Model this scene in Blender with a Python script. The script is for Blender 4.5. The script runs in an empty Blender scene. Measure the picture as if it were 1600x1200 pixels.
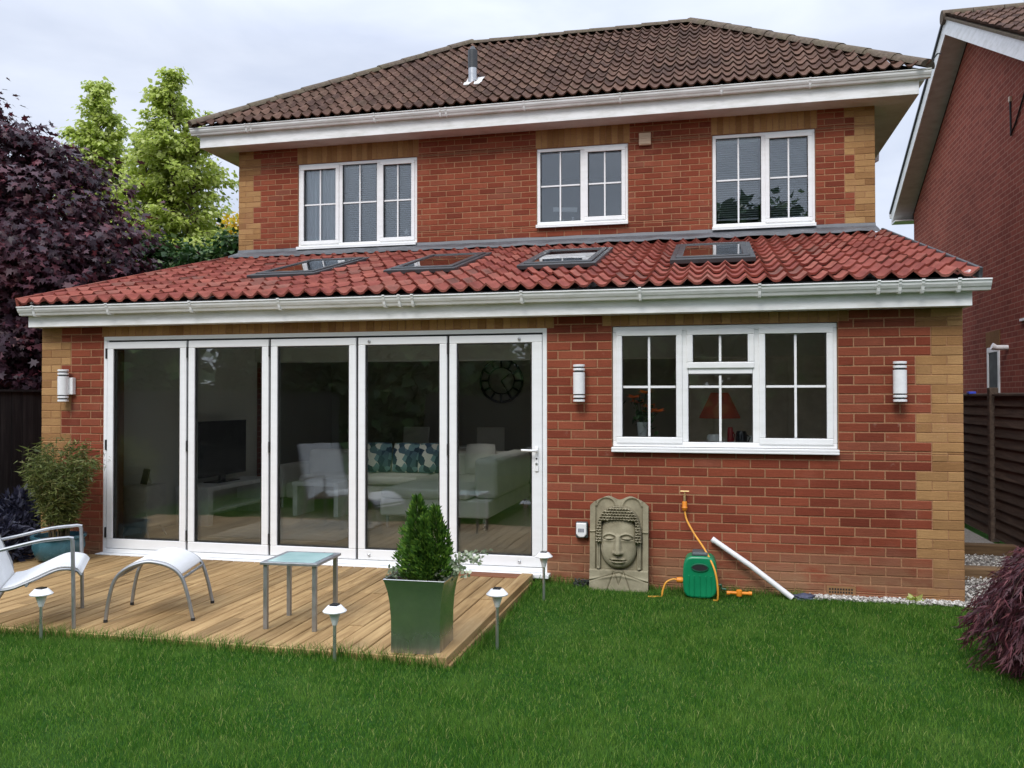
import bpy, bmesh, math, random
import numpy as np
from mathutils import Vector, Matrix
random.seed(7); rng = np.random.default_rng(7)
R = math.radians; PI = math.pi
S = bpy.context.scene; COL = S.collection

# ------------------------------------------------------------------ camera, sky, sun, exposure
W = 8.367; D = 3.613
cam = bpy.data.cameras.new('camera'); camo = bpy.data.objects.new('camera', cam); COL.objects.link(camo)
cam.sensor_width = 36; cam.lens = 36*1341.6/1600; cam.clip_start = .05; cam.clip_end = 3000
camo.location = (6.50, -7.228, 1.60)
camo.rotation_mode = 'QUATERNION'
camo.rotation_quaternion = (Matrix.Rotation(R(13.246),3,'Z') @ Matrix.Rotation(R(90.879),3,'X') @ Matrix.Rotation(R(-.055),3,'Z')).to_quaternion()
S.camera = camo
SUN_EL, SUN_AZ = 47, 190          # azimuth: direction the light comes from, degrees clockwise from +Y
world = bpy.data.worlds.new('World'); S.world = world; world.use_nodes = True
wn = world.node_tree; wn.nodes.clear(); wl = wn.links
def wnode(t, **k):
    n = wn.nodes.new(t)
    for a, b in k.items(): setattr(n, a, b)
    return n
sky = wnode('ShaderNodeTexSky', sky_type='NISHITA', sun_disc=False, sun_elevation=R(SUN_EL), sun_rotation=R(SUN_AZ), dust_density=3.0, air_density=1.0)
tc = wnode('ShaderNodeTexCoord')
# overcast: cloud deck over the blue sky, brighter towards the zenith as overcast skies are
sep = wnode('ShaderNodeSeparateXYZ'); wl.new(tc.outputs['Generated'], sep.inputs[0])
mpc = wnode('ShaderNodeMapping'); mpc.inputs['Scale'].default_value = (1.6, 1.6, 4.2); wl.new(tc.outputs['Generated'], mpc.inputs[0])
nz = wnode('ShaderNodeTexNoise'); nz.inputs['Scale'].default_value = 2.1; nz.inputs['Detail'].default_value = 6; nz.inputs['Roughness'].default_value = .52; nz.inputs['Distortion'].default_value = .35
wl.new(mpc.outputs[0], nz.inputs['Vector'])
cr = wnode('ShaderNodeValToRGB'); cr.color_ramp.elements[0].position = .33; cr.color_ramp.elements[1].position = .68
cr.color_ramp.elements[0].color = (5.5, 6.1, 7.5, 1); cr.color_ramp.elements[1].color = (7.5, 8.0, 9.1, 1)
wl.new(nz.outputs['Fac'], cr.inputs[0])
grad = wnode('ShaderNodeMapRange'); grad.inputs[1].default_value = 0.36; grad.inputs[2].default_value = 1.0; grad.inputs[3].default_value = 1.0; grad.inputs[4].default_value = 2.75
wl.new(sep.outputs['Z'], grad.inputs[0])
mul = wnode('ShaderNodeVectorMath', operation='SCALE'); wl.new(cr.outputs[0], mul.inputs[0]); wl.new(grad.outputs[0], mul.inputs['Scale'])
mx = wnode('ShaderNodeMix', data_type='RGBA'); mx.inputs[0].default_value = .9
wl.new(sky.outputs[0], mx.inputs[6]); wl.new(mul.outputs[0], mx.inputs[7])
bg = wnode('ShaderNodeBackground'); bg.inputs['Strength'].default_value = .095
wl.new(mx.outputs[2], bg.inputs['Color'])
wo = wnode('ShaderNodeOutputWorld'); wl.new(bg.outputs[0], wo.inputs['Surface'])
sl = bpy.data.lights.new('sun', 'SUN'); sl.energy = 1.5; sl.angle = R(22); sl.color = (1, .965, .92)
so = bpy.data.objects.new('sun', sl); COL.objects.link(so)
_az = R(SUN_AZ); _el = R(SUN_EL)
so.rotation_euler = Vector((math.sin(_az)*math.cos(_el), math.cos(_az)*math.cos(_el), math.sin(_el))).to_track_quat('Z', 'Y').to_euler()
S.view_settings.view_transform = 'Standard'; S.view_settings.look = 'None'; S.view_settings.gamma = 1; S.view_settings.exposure = 0.4
S.view_settings.use_curve_mapping = False
S.cycles.max_bounces = 16; S.cycles.diffuse_bounces = 8; S.cycles.glossy_bounces = 6; S.cycles.transparent_max_bounces = 24; S.cycles.caustics_reflective = False; S.cycles.caustics_refractive = False

# ------------------------------------------------------------------ materials
MATS = {}
def srgb(c):
    return tuple((x/12.92 if x <= .04045 else ((x+.055)/1.055)**2.4) for x in [v/255 for v in c])
class NT:
    def __init__(s, name):
        s.m = bpy.data.materials.new(name); s.m.use_nodes = True; s.t = s.m.node_tree; s.t.nodes.clear(); s.l = s.t.links
        s.out = s.n('ShaderNodeOutputMaterial')
    def n(s, t, ins=None, **k):
        n = s.t.nodes.new(t)
        for a, b in k.items(): setattr(n, a, b)
        for a, b in (ins or {}).items():
            if isinstance(b, bpy.types.NodeSocket): s.l.new(b, n.inputs[a])
            else: n.inputs[a].default_value = b
        return n
    def co(s, kind='Object', scale=(1,1,1)):
        c = s.n('ShaderNodeTexCoord'); mp = s.n('ShaderNodeMapping', {0: c.outputs[kind], 'Scale': scale}); return mp.outputs[0]
    def wco(s, scale=(1,1,1)):
        g = s.n('ShaderNodeNewGeometry'); mp = s.n('ShaderNodeMapping', {0: g.outputs['Position'], 'Scale': scale}); return mp.outputs[0]
    def noise(s, vec, scale, detail=4, rough=.55, dist=0):
        return s.n('ShaderNodeTexNoise', {'Vector': vec, 'Scale': scale, 'Detail': detail, 'Roughness': rough, 'Distortion': dist}).outputs['Fac']
    def ramp(s, fac, stops):
        r = s.n('ShaderNodeValToRGB', {0: fac}); e = r.color_ramp.elements
        while len(e) < len(stops): e.new(.5)
        for i, (p, c) in enumerate(stops): e[i].position = p; e[i].color = (*c, 1) if len(c) == 3 else c
        return r.outputs[0]
    def mix(s, a, b, fac, mode='MIX'):
        m = s.n('ShaderNodeMix', data_type='RGBA', blend_type=mode)
        for i, v in ((0, fac), (6, a), (7, b)):
            if isinstance(v, bpy.types.NodeSocket): s.l.new(v, m.inputs[i])
            else: m.inputs[i].default_value = v if i == 0 else (*v, 1)
        return m.outputs[2]
    def math(s, op, a, b=0., c=0.):
        m = s.n('ShaderNodeMath', operation=op)
        for i, v in enumerate((a, b, c)):
            if isinstance(v, bpy.types.NodeSocket): s.l.new(v, m.inputs[i])
            else: m.inputs[i].default_value = v
        return m.outputs[0]
    def mr(s, v, a, b, c, d):
        return s.n('ShaderNodeMapRange', {0: v, 1: a, 2: b, 3: c, 4: d}).outputs[0]
    def rnd(s):      # random per object and per mesh island
        o = s.n('ShaderNodeObjectInfo').outputs['Random']; g = s.n('ShaderNodeNewGeometry').outputs['Random Per Island']
        return s.math('FRACT', s.math('ADD', s.math('MULTIPLY', o, 7.31), s.math('MULTIPLY', g, 3.77)))
    def bump(s, h, strength=.3, dist=.01):
        return s.n('ShaderNodeBump', {'Height': h, 'Strength': strength, 'Distance': dist}).outputs[0]
    def bsdf(s, color, rough=.6, metal=0, normal=None, spec=.5, **k):
        b = s.n('ShaderNodeBsdfPrincipled', {'Roughness': rough, 'Metallic': metal, 'Specular IOR Level': spec})
        if isinstance(color, bpy.types.NodeSocket): s.l.new(color, b.inputs['Base Color'])
        else: b.inputs['Base Color'].default_value = (*color, 1)
        if normal is not None: s.l.new(normal, b.inputs['Normal'])
        for a, v in k.items(): b.inputs[a].default_value = v
        return b.outputs[0]
    def fin(s, sh): s.l.new(sh, s.out.inputs['Surface']); MATS[s.m.name] = s.m; return s.m

def simple(name, c, rough=.5, metal=0, var=.12, nscale=8, bump=0, spec=.5, bscale=60):
    n = NT(name); v = n.co()
    f = n.noise(v, nscale, 5)
    lo = tuple(x*(1-var) for x in c); hi = tuple(min(1, x*(1+var)) for x in c)
    col = n.ramp(f, [(.3, lo), (.7, hi)])
    nr = n.bump(n.noise(v, bscale, 3), bump, .004) if bump else None
    rr = n.mr(f, .3, .7, max(.02, rough-.07), min(1, rough+.07))
    s = n.bsdf(col, .5, metal, nr, spec); n.l.new(rr, s.node.inputs['Roughness'])
    return n.fin(s)

def brick_mat(name, stops, stain=True, fleck=None):
    n = NT(name); r = n.rnd(); w = n.wco()
    base = n.ramp(r, stops)
    drag = n.noise(n.wco((9, 9, 150)), 1.0, 4, .65)          # drag-faced horizontal texture
    fine = n.noise(w, 70, 5, .65)
    c = n.mix(base, n.mix((.30,.30,.30), (1.45,1.4,1.35), drag), .48, 'MULTIPLY')
    c = n.mix(c, n.mix((.5,.5,.5), (1.3,1.3,1.3), fine), .55, 'MULTIPLY')
    if fleck: c = n.mix(c, fleck, n.math('MULTIPLY', n.math('GREATER_THAN', n.noise(w, 24, 3), .60), .6))
    if stain:    # splashed earth along the foot of the wall, pale mortar smears elsewhere
        z = n.n('ShaderNodeSeparateXYZ', {0: w}).outputs['Z']
        s1 = n.math('MULTIPLY', n.mr(z, .14, .44, 1, 0), n.mr(n.noise(n.wco((1.2,1,3)), 2.2, 5, .6), .30, .54, 0, 1))
        c = n.mix(c, srgb((148,112,84)), n.math('MULTIPLY', s1, .9))
        s2 = n.mr(n.noise(w, 1.7, 6, .62), .56, .78, 0, .42)
        c = n.mix(c, srgb((158,104,86)), s2)
        c = n.mix(c, (.66,.62,.60), n.mr(n.noise(n.wco((1,1,.7)), 1.1, 6, .65), .44, .72, 0, .85), 'MULTIPLY')
        c = n.mix(c, srgb((196,176,158)), n.math('MULTIPLY', n.mr(n.noise(w, 12, 6, .7), .6, .75, 0, .35), n.mr(n.noise(w, .8, 3), .48, .66, 0, 1)))
    nr = n.bump(n.math('ADD', drag, n.math('MULTIPLY', fine, .7)), .7, .004)
    return n.fin(n.bsdf(c, .88, 0, nr, .25))
brick_mat('red_brick', [(0, srgb((122,58,41))), (.3, srgb((135,66,46))), (.6, srgb((145,74,52))), (.88, srgb((153,83,60))), (1, srgb((132,76,58)))])
brick_mat('buff_brick', [(0, srgb((150,110,70))), (.3, srgb((174,133,87))), (.7, srgb((186,146,98))), (1, srgb((160,122,80)))], True)
def mortar(name, c):
    n = NT(name); w = n.wco(); f = n.noise(w, 90, 4, .7); g = n.noise(w, 3, 4)
    col = n.mix(n.ramp(f, [(.3, tuple(x*.7 for x in c)), (.7, tuple(x*1.2 for x in c))]), (.8,.78,.74), n.math('MULTIPLY', g, .25), 'MULTIPLY')
    return n.fin(n.bsdf(col, .95, 0, n.bump(f, .8, .004), .15))
mortar('mortar', srgb((166,124,94)))
def far_brick(name, a, b, mo, scale=1.0):      # courses too small to pick apart
    n = NT(name); g = n.n('ShaderNodeTexCoord').outputs['Object']
    sx = n.n('ShaderNodeSeparateXYZ', {0: g})
    v = n.n('ShaderNodeCombineXYZ', {0: n.math('ADD', sx.outputs[0], sx.outputs[1]), 1: sx.outputs[2]}).outputs[0]
    br = n.n('ShaderNodeTexBrick', {'Vector': v, 'Color1': (*a, 1), 'Color2': (*b, 1), 'Mortar': (*mo, 1), 'Scale': scale, 'Mortar Size': .006, 'Mortar Smooth': .2, 'Bias': 0., 'Brick Width': .226, 'Row Height': .075})
    f = n.noise(g, 26, 5, .65)
    c = n.mix(br.outputs['Color'], n.mix((.6,.6,.6), (1.3,1.3,1.3), f), .6, 'MULTIPLY')
    c = n.mix(c, (.78,.74,.72), n.mr(n.noise(g, .9, 4), .4, .7, 0, .8), 'MULTIPLY')
    return n.fin(n.bsdf(c, .9, 0, n.bump(n.math('SUBTRACT', n.math('MULTIPLY', f, .4), br.outputs['Fac']), .6, .008), .2))
far_brick('side_brick', srgb((133,54,40)), srgb((150,66,48)), srgb((160,116,94)))
far_brick('neighbour_brick', srgb((134,66,54)), srgb((156,82,66)), srgb((170,126,108)))

def tile_mat(name, stops, moss, mossamt, wear):
    n = NT(name); r = n.rnd(); w = n.wco()
    c = n.ramp(r, stops)
    f = n.noise(w, 55, 6, .7); g = n.noise(w, 5.5, 5, .6)
    c = n.mix(c, n.mix((.45,.45,.45), (1.4,1.4,1.4), f), .5, 'MULTIPLY')
    c = n.mix(c, wear, n.mr(g, .48, .74, 0, .6))
    c = n.mix(c, (.5,.47,.45), n.mr(n.noise(w, 2.2, 6, .68), .5, .75, 0, .75), 'MULTIPLY')
    c = n.mix(c, moss, n.mr(n.noise(w, 9, 6, .7), .55, .72, 0, mossamt))
    nr = n.bump(f, .45, .004)
    return n.fin(n.bsdf(c, .9, 0, nr, .2))
tile_mat('red_tile', [(0, srgb((120,60,52))), (.4, srgb((136,71,61))), (.75, srgb((150,85,72))), (.92, srgb((136,87,75))), (1, srgb((108,71,62)))], srgb((92,68,54)), .55, srgb((160,90,72)))
tile_mat('brown_tile', [(0, srgb((74,55,47))), (.4, srgb((90,67,57))), (.8, srgb((106,80,67))), (1, srgb((84,66,54)))], srgb((80,74,50)), .6, srgb((122,94,78)))
def hipm():
    n = NT('hip_tile'); w = n.wco(); f = n.noise(w, 20, 6, .7); g = n.noise(w, 3, 4)
    c = n.ramp(f, [(.3, srgb((76,66,58))), (.55, srgb((104,92,80))), (.75, srgb((120,108,94)))])
    c = n.mix(c, srgb((92,88,62)), n.mr(g, .45, .7, 0, .5))
    return n.fin(n.bsdf(c, .92, 0, n.bump(f, .7, .012), .2))
hipm()
def white(name, c, dirt, amt, rough=.34):
    n = NT(name); w = n.wco(); f = n.noise(n.wco((1.2,1.2,5)), 3.2, 6, .65)
    col = n.mix(c, dirt, n.mr(f, .42, .74, 0, amt)); col = n.mix(col, (.86,.86,.86), n.noise(w, 40, 4), 'MULTIPLY') if False else col
    s = n.bsdf(col, rough, 0, n.bump(n.noise(w, 6, 2), .05, .01), .5)
    return n.fin(s)
white('upvc', (.86,.86,.855), (.66,.66,.62), .4)
white('gutter_white', (.85,.85,.84), (.50,.50,.44), .6, .4)
white('soffit_white', (.70,.69,.66), (.42,.39,.35), .6, .5)
white('alu_white', (.86,.87,.87), (.68,.68,.66), .3, .38)
def glass(name, ior=1.62, tint=(.93,.96,.95), wav=.03):
    n = NT(name); w = n.wco()
    nb = n.bump(n.noise(w, 1.6, 2), wav, .05)
    fr = n.n('ShaderNodeFresnel', {'IOR': ior, 'Normal': nb}).outputs[0]
    t = n.n('ShaderNodeBsdfTransparent', {'Color': (*tint, 1)}).outputs[0]
    g = n.n('ShaderNodeBsdfGlossy', {'Color': (.96,.98,1,1), 'Roughness': 0.0, 'Normal': nb}).outputs[0]
    return n.fin(n.n('ShaderNodeMixShader', {0: fr, 1: t, 2: g}).outputs[0])
glass('glass', 1.5, (.99,1.,.995)); glass('glass_upper', 1.58, (.95,.97,.98)); glass('glass_roof', 1.6, (.97,.98,.98))
def wood(name, a, b, c, rough=.75, axis=1, gscale=1.0, groove=0):
    n = NT(name); r = n.rnd(); sc = [14, 14, 14]; sc[axis] = .9
    o = n.n('ShaderNodeTexCoord').outputs['Object']
    off = n.n('ShaderNodeVectorMath', {0: o, 1: n.n('ShaderNodeCombineXYZ', {0: n.math('MULTIPLY', r, 31), 1: n.math('MULTIPLY', r, 17), 2: n.math('MULTIPLY', r, 11)}).outputs[0]}, operation='ADD').outputs[0]
    v = n.n('ShaderNodeMapping', {0: off, 'Scale': tuple(x*gscale for x in sc)}).outputs[0]
    f = n.noise(v, 1.6, 7, .62, .8); k = n.noise(v, 9, 4, .6)
    col = n.ramp(f, [(.28, a), (.5, b), (.72, c)])
    col = n.mix(col, n.mix((.5,.48,.42), (1.28,1.25,1.2), r), .55, 'MULTIPLY')
    col = n.mix(col, (.72,.66,.58), n.mr(n.noise(o, 1.3, 5, .6), .46, .7, 0, .8), 'MULTIPLY')
    return n.fin(n.bsdf(col, rough, 0, n.bump(n.math('ADD', f, n.math('MULTIPLY', k, .5)), .35, .004), .3))
wood('deck_wood', srgb((128,102,66)), srgb((160,131,90)), srgb((188,160,114)))
wood('deck_trim', srgb((152,122,82)), srgb((186,154,108)), srgb((206,176,130)))
wood('deck_dark', srgb((96,58,38)), srgb((122,76,50)), srgb((140,92,62)), axis=0)
wood('fence_dark', srgb((38,35,35)), srgb((54,50,49)), srgb((70,65,63)), .85, 2)
wood('fence_brown', srgb((58,47,40)), srgb((80,67,58)), srgb((100,86,75)), .85, 1)
wood('sleeper', srgb((84,66,48)), srgb((112,90,66)), srgb((134,110,82)), .85, 0)
wood('room_floor', srgb((190,176,156)), srgb((206,193,172)), srgb((216,204,184)), .35, 1)
simple('lead', srgb((96,98,102)), .55, .25, .3, 6, .3, bscale=25)
simple('dark_gap', (.012,.012,.012), .8)
simple('dark_rubber', (.02,.02,.02), .6)
simple('anthracite', srgb((62,64,66)), .4, .2, .15)
simple('steel', (.50,.51,.52), .34, .9, .12, 12)
simple('tube_alu', (.36,.37,.38), .42, .75, .10, 20)
simple('beige_plastic', srgb((196,170,142)), .5)
def fabric(name, c, s=260):
    n = NT(name); v = n.co()
    k = n.n('ShaderNodeTexChecker', {'Vector': v, 'Scale': s}).outputs['Fac']; f = n.noise(v, 5, 4)
    col = n.mix(n.ramp(f, [(.3, tuple(x*.88 for x in c)), (.7, c)]), tuple(x*.8 for x in c), n.math('MULTIPLY', k, .35))
    return n.fin(n.bsdf(col, .8, 0, n.bump(k, .3, .002), .3))
fabric('sling', (.74,.745,.74)); fabric('sofa_cloth', (.78,.76,.70), 120); fabric('rug', (.72,.69,.62), 60); fabric('chair_white', (.78,.78,.77), 200)
def frosted():
    n = NT('table_glass'); v = n.co()
    return n.fin(n.bsdf(n.ramp(n.noise(v, 6, 3), [(.3, srgb((150,182,178))), (.7, srgb((172,200,196)))]), .22, 0, None, .6))
frosted()
def galv():
    n = NT('galvanised'); v = n.co()
    vo = n.n('ShaderNodeTexVoronoi', {'Vector': v, 'Scale': 34}).outputs['Color']
    f = n.noise(v, 7, 5); z = n.n('ShaderNodeSeparateXYZ', {0: v}).outputs['Z']
    streak = n.noise(n.co('Object', (18,18,1.4)), 1.5, 5, .6)
    rr = n.math('ADD', n.mr(f, .3, .7, .12, .24), n.math('MULTIPLY', n.mr(z, .02, .17, .34, 0), streak))
    col = n.mix(n.mix((.54,.55,.55), (.62,.63,.63), vo), (.30,.29,.27), n.math('MULTIPLY', n.mr(z, 0, .16, 1, 0), n.mr(streak, .4, .6, .2, .8)))
    s = n.bsdf(col, .3, .95, n.bump(n.noise(v, 3.5, 2), .10, .02)); n.l.new(rr, s.node.inputs['Roughness']); return n.fin(s)
galv()
def stone():
    n = NT('cast_stone'); w = n.wco(); f = n.noise(w, 60, 6, .7); g = n.noise(w, 6, 5, .6)
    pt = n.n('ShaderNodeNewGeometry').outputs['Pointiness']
    c = n.ramp(g, [(.3, srgb((134,126,104))), (.55, srgb((158,150,126))), (.75, srgb((174,166,142)))])
    c = n.mix(c, n.mix((.6,.6,.58), (1.2,1.2,1.2), f), .6, 'MULTIPLY')
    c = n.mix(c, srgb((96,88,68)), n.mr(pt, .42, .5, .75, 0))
    return n.fin(n.bsdf(c, .93, 0, n.bump(f, .6, .003), .2))
stone()
simple('green_plastic', srgb((16,128,84)), .34, 0, .15, 5); simple('green_dark', srgb((14,84,58)), .45)
simple('grey_plastic', srgb((82,90,92)), .45); simple('orange_plastic', srgb((232,140,40)), .4); simple('hose_yellow', srgb((226,158,58)), .42)
simple('white_plastic', (.78,.77,.78), .35, 0, .06); simple('blue_grey', srgb((70,74,96)), .6, 0, .3, 30); simple('brass', (.52,.38,.18), .4, .8)
simple('pot_blue', srgb((56,98,110)), .25, 0, .25, 9); simple('soil', srgb((58,44,34)), .95, 0, .4, 30, .8)
simple('lamp_white', (.80,.80,.80), .28, 0, .05); simple('lamp_steel', (.55,.56,.57), .3, .85)
simple('lamp_glass', (.72,.74,.74), .15); simple('concrete', srgb((120,112,104)), .92, 0, .2, 9, .6); simple('blue_paint', srgb((40,60,170)), .5)
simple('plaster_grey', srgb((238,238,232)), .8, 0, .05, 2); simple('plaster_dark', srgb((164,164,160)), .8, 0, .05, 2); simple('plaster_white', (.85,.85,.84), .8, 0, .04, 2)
simple('tv_black', (.008,.008,.010), .12); simple('furniture_white', (.82,.82,.81), .35); simple('teal_plain', srgb((70,104,118)), .8); simple('orange_petal', srgb((236,110,30)), .6, 0, .2); simple('orange_shade', srgb((206,92,60)), .7)
simple('red_item', srgb((160,34,44)), .5); simple('dark_wood', srgb((50,34,28)), .4); simple('blind_slat', (.66,.67,.68), .5, 0, .05)
simple('bark', srgb((74,60,50)), .95, 0, .35, 14, .9, bscale=30); simple('twig', srgb((88,74,52)), .9, 0, .3, 10)
def print_mat():      # angular patterned cushion cloth
    n = NT('teal_print'); v = n.co(); vo = n.n('ShaderNodeTexVoronoi', {'Vector': v, 'Scale': 12, 'Randomness': .85}); g = n.n('ShaderNodeSeparateXYZ', {0: vo.outputs['Color']}).outputs[0]
    c = n.ramp(g, [(.0, srgb((44,66,88))), (.25, srgb((110,142,150))), (.45, srgb((214,214,206))), (.72, srgb((78,104,120)))]); c.node.color_ramp.interpolation = 'CONSTANT'
    return n.fin(n.bsdf(c, .85))
print_mat()
def leaf(name, stops, trans=.35, rough=.5, clump=None):
    n = NT(name); r = n.rnd(); w = n.wco()
    c = n.ramp(r, stops)
    if clump: c = n.mix(c, clump[0], n.mr(n.noise(w, clump[1], 3), clump[2], clump[3], 0, clump[4]))
    p = n.bsdf(c, rough, 0, None, .35)
    t = n.n('ShaderNodeBsdfTranslucent', {'Color': c}).outputs[0]
    return n.fin(n.n('ShaderNodeMixShader', {0: trans, 1: p, 2: t}).outputs[0])
leaf('leaf_purple', [(0, srgb((46,30,40))), (.5, srgb((62,38,49))), (.85, srgb((84,44,54))), (1, srgb((110,52,58)))], .22, .45, (srgb((112,48,54)), .9, .54, .74, .45))
leaf('leaf_lime', [(0, srgb((150,170,70))), (.5, srgb((188,202,98))), (.85, srgb((204,214,132))), (1, srgb((226,230,176)))], .45)
leaf('leaf_dark', [(0, srgb((34,62,28))), (.5, srgb((52,86,40))), (.9, srgb((78,112,54))), (1, srgb((150,168,112)))], .25)
leaf('leaf_conifer', [(0, srgb((52,70,44))), (.6, srgb((74,92,56))), (1, srgb((96,112,70)))], .2, .7)
leaf('leaf_yellow', [(0, srgb((190,160,30))), (.6, srgb((222,190,44))), (1, srgb((206,196,70)))], .4)
leaf('leaf_bamboo', [(0, srgb((66,78,36))), (.5, srgb((98,110,54))), (.85, srgb((128,136,76))), (1, srgb((160,156,104)))], .35)
leaf('leaf_topiary', [(0, srgb((40,72,22))), (.5, srgb((66,104,32))), (.85, srgb((96,134,44))), (1, srgb((128,156,60)))], .25, .6)
leaf('leaf_ivy', [(0, srgb((96,116,84))), (.5, srgb((140,156,124))), (1, srgb((206,210,182)))], .3)
leaf('leaf_acer', [(0, srgb((62,36,42))), (.5, srgb((84,46,54))), (.85, srgb((112,62,68))), (1, srgb((140,88,88)))], .28, .5)
leaf('leaf_navy', [(0, srgb((34,36,52))), (.6, srgb((52,52,72))), (1, srgb((76,78,92)))], .2)
leaf('grass_blade', [(0, srgb((42,86,18))), (.4, srgb((62,112,26))), (.78, srgb((90,138,38))), (.95, srgb((132,164,64))), (1, srgb((196,192,126)))], .42, .7, (srgb((124,158,68)), 2.6, .45, .72, .42))
def ground_mat(name, a, b, sc=30):
    n = NT(name); w = n.wco(); f = n.noise(w, sc, 6, .7)
    return n.fin(n.bsdf(n.ramp(f, [(.3, a), (.7, b)]), .95, 0, n.bump(f, .8, .02), .1))
ground_mat('lawn_soil', srgb((30,56,20)), srgb((50,88,32)), 40)
ground_mat('gravel_bed', srgb((112,108,104)), srgb((160,156,150)), 60)
def pebble():
    n = NT('pebble'); r = n.rnd(); return n.fin(n.bsdf(n.ramp(r, [(0, srgb((128,122,116))), (.5, srgb((182,178,170))), (1, srgb((222,220,214)))]), .7))
pebble()

# ------------------------------------------------------------------ mesh helpers
class MB:
    def __init__(s): s.v = []; s.f = []
    def add(s, vs, fs):
        o = len(s.v); s.v += [tuple(v) for v in vs]; s.f += [tuple(i+o for i in f) for f in fs]; return s
    def box(s, x0, x1, y0, y1, z0, z1):
        return s.add([(x,y,z) for z in (z0,z1) for y in (y0,y1) for x in (x0,x1)], [(0,2,3,1),(4,5,7,6),(0,1,5,4),(2,6,7,3),(0,4,6,2),(1,3,7,5)])
    def obox(s, c, size, rot):
        h = Vector(size)/2; M = rot.to_matrix() if hasattr(rot,'to_matrix') else rot; c = Vector(c)
        return s.add([c + M @ Vector((x*h.x,y*h.y,z*h.z)) for z in (-1,1) for y in (-1,1) for x in (-1,1)], [(0,2,3,1),(4,5,7,6),(0,1,5,4),(2,6,7,3),(0,4,6,2),(1,3,7,5)])
    def hexa(s, p):     # 8 points: bottom 4 ccw, top 4 ccw
        return s.add(p, [(3,2,1,0),(4,5,6,7),(0,1,5,4),(1,2,6,5),(2,3,7,6),(3,0,4,7)])
    def tube(s, pts, r, n=8, caps=True, flat=None):
        pts = [Vector(p) for p in pts]; m = len(pts); rr = r if isinstance(r, (list, tuple)) else [r]*m
        ref = None; rings = []
        for i, p in enumerate(pts):
            t = (pts[min(i+1,m-1)]-pts[max(i-1,0)]).normalized()
            if ref is None: ref = t.orthogonal().normalized()
            ref = (ref - t*ref.dot(t)); ref = ref.normalized() if ref.length > 1e-6 else t.orthogonal().normalized()
            b = t.cross(ref)
            rings.append([p + (ref*math.cos(2*PI*k/n) + b*math.sin(2*PI*k/n))*rr[i] for k in range(n)])
        vs = [v for q in rings for v in q]; fs = [(i*n+k, i*n+(k+1)%n, (i+1)*n+(k+1)%n, (i+1)*n+k) for i in range(m-1) for k in range(n)]
        if caps: fs += [tuple(range(n-1,-1,-1)), tuple((m-1)*n+k for k in range(n))]
        return s.add(vs, fs)
    def lathe(s, prof, n=20, c=(0,0,0), cap=True):
        vs = [(c[0]+r*math.cos(2*PI*k/n), c[1]+r*math.sin(2*PI*k/n), c[2]+z) for r, z in prof for k in range(n)]; m = len(prof)
        fs = [(i*n+k, i*n+(k+1)%n, (i+1)*n+(k+1)%n, (i+1)*n+k) for i in range(m-1) for k in range(n)]
        if cap: fs += [tuple(range(n-1,-1,-1)), tuple((m-1)*n+k for k in range(n))]
        return s.add(vs, fs)
    def sweep(s, prof, a, b, axis='X'):     # closed profile (p, z) extruded along an axis from a to b
        k = len(prof)
        pt = (lambda t, p: (t, p[0], p[1])) if axis == 'X' else (lambda t, p: (p[0], t, p[1]))
        vs = [pt(a, p) for p in prof] + [pt(b, p) for p in prof]
        return s.add(vs, [(i, (i+1)%k, k+(i+1)%k, k+i) for i in range(k)] + [tuple(range(k-1,-1,-1)), tuple(range(k, 2*k))])
    def build(s, name, mat, parent=None, smooth=False, bevel=0, seg=2, angle=40, loc=None, rot=None):
        me = bpy.data.meshes.new(name); me.from_pydata(s.v, [], s.f); me.validate()
        bm = bmesh.new(); bm.from_mesh(me); bmesh.ops.recalc_face_normals(bm, faces=bm.faces); bm.to_mesh(me); bm.free()
        return link(name, me, mat, parent, smooth, bevel, seg, angle, loc, rot)
def link(name, me, mat, parent=None, smooth=False, bevel=0, seg=2, angle=40, loc=None, rot=None):
    if mat is not None and not me.materials: me.materials.append(MATS[mat])
    if smooth:
        me.polygons.foreach_set('use_smooth', [True]*len(me.polygons))
        try: me.set_sharp_from_angle(angle=R(angle))
        except Exception: pass
    o = bpy.data.objects.new(name, me); COL.objects.link(o)
    if parent: o.parent = parent
    if loc is not None: o.location = loc
    if rot is not None: o.rotation_euler = rot
    if bevel:
        md = o.modifiers.new('bevel', 'BEVEL'); md.width = bevel; md.segments = seg; md.limit_method = 'ANGLE'; md.angle_limit = R(40)
    return o
def tag(o, label, cat, group=None):
    o['label'] = label; o['category'] = cat
    if group: o['group'] = group
    return o
def thing(name, label, cat, loc=(0,0,0), rz=0, group=None):
    o = bpy.data.objects.new(name, None); COL.objects.link(o); o.location = loc; o.rotation_euler = (0,0,rz); o.empty_display_size = .1
    return tag(o, label, cat, group)
def struct(o): o['kind'] = 'structure'; return o
def stuff(o): o['kind'] = 'stuff'; return o
def box(name, mat, parent, *b, bevel=0, seg=2): return MB().box(*b).build(name, mat, parent, bevel=bevel, seg=seg)
def arr_mesh(name, verts, loops, starts, smooth=False):
    me = bpy.data.meshes.new(name); me.vertices.add(len(verts)); me.vertices.foreach_set('co', np.ascontiguousarray(verts, np.float32).ravel())
    me.loops.add(len(loops)); me.loops.foreach_set('vertex_index', np.ascontiguousarray(loops, np.int32))
    me.polygons.add(len(starts)); me.polygons.foreach_set('loop_start', np.ascontiguousarray(starts, np.int32))
    if smooth: me.polygons.foreach_set('use_smooth', np.ones(len(starts), bool))
    me.update(calc_edges=True); return me
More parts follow.
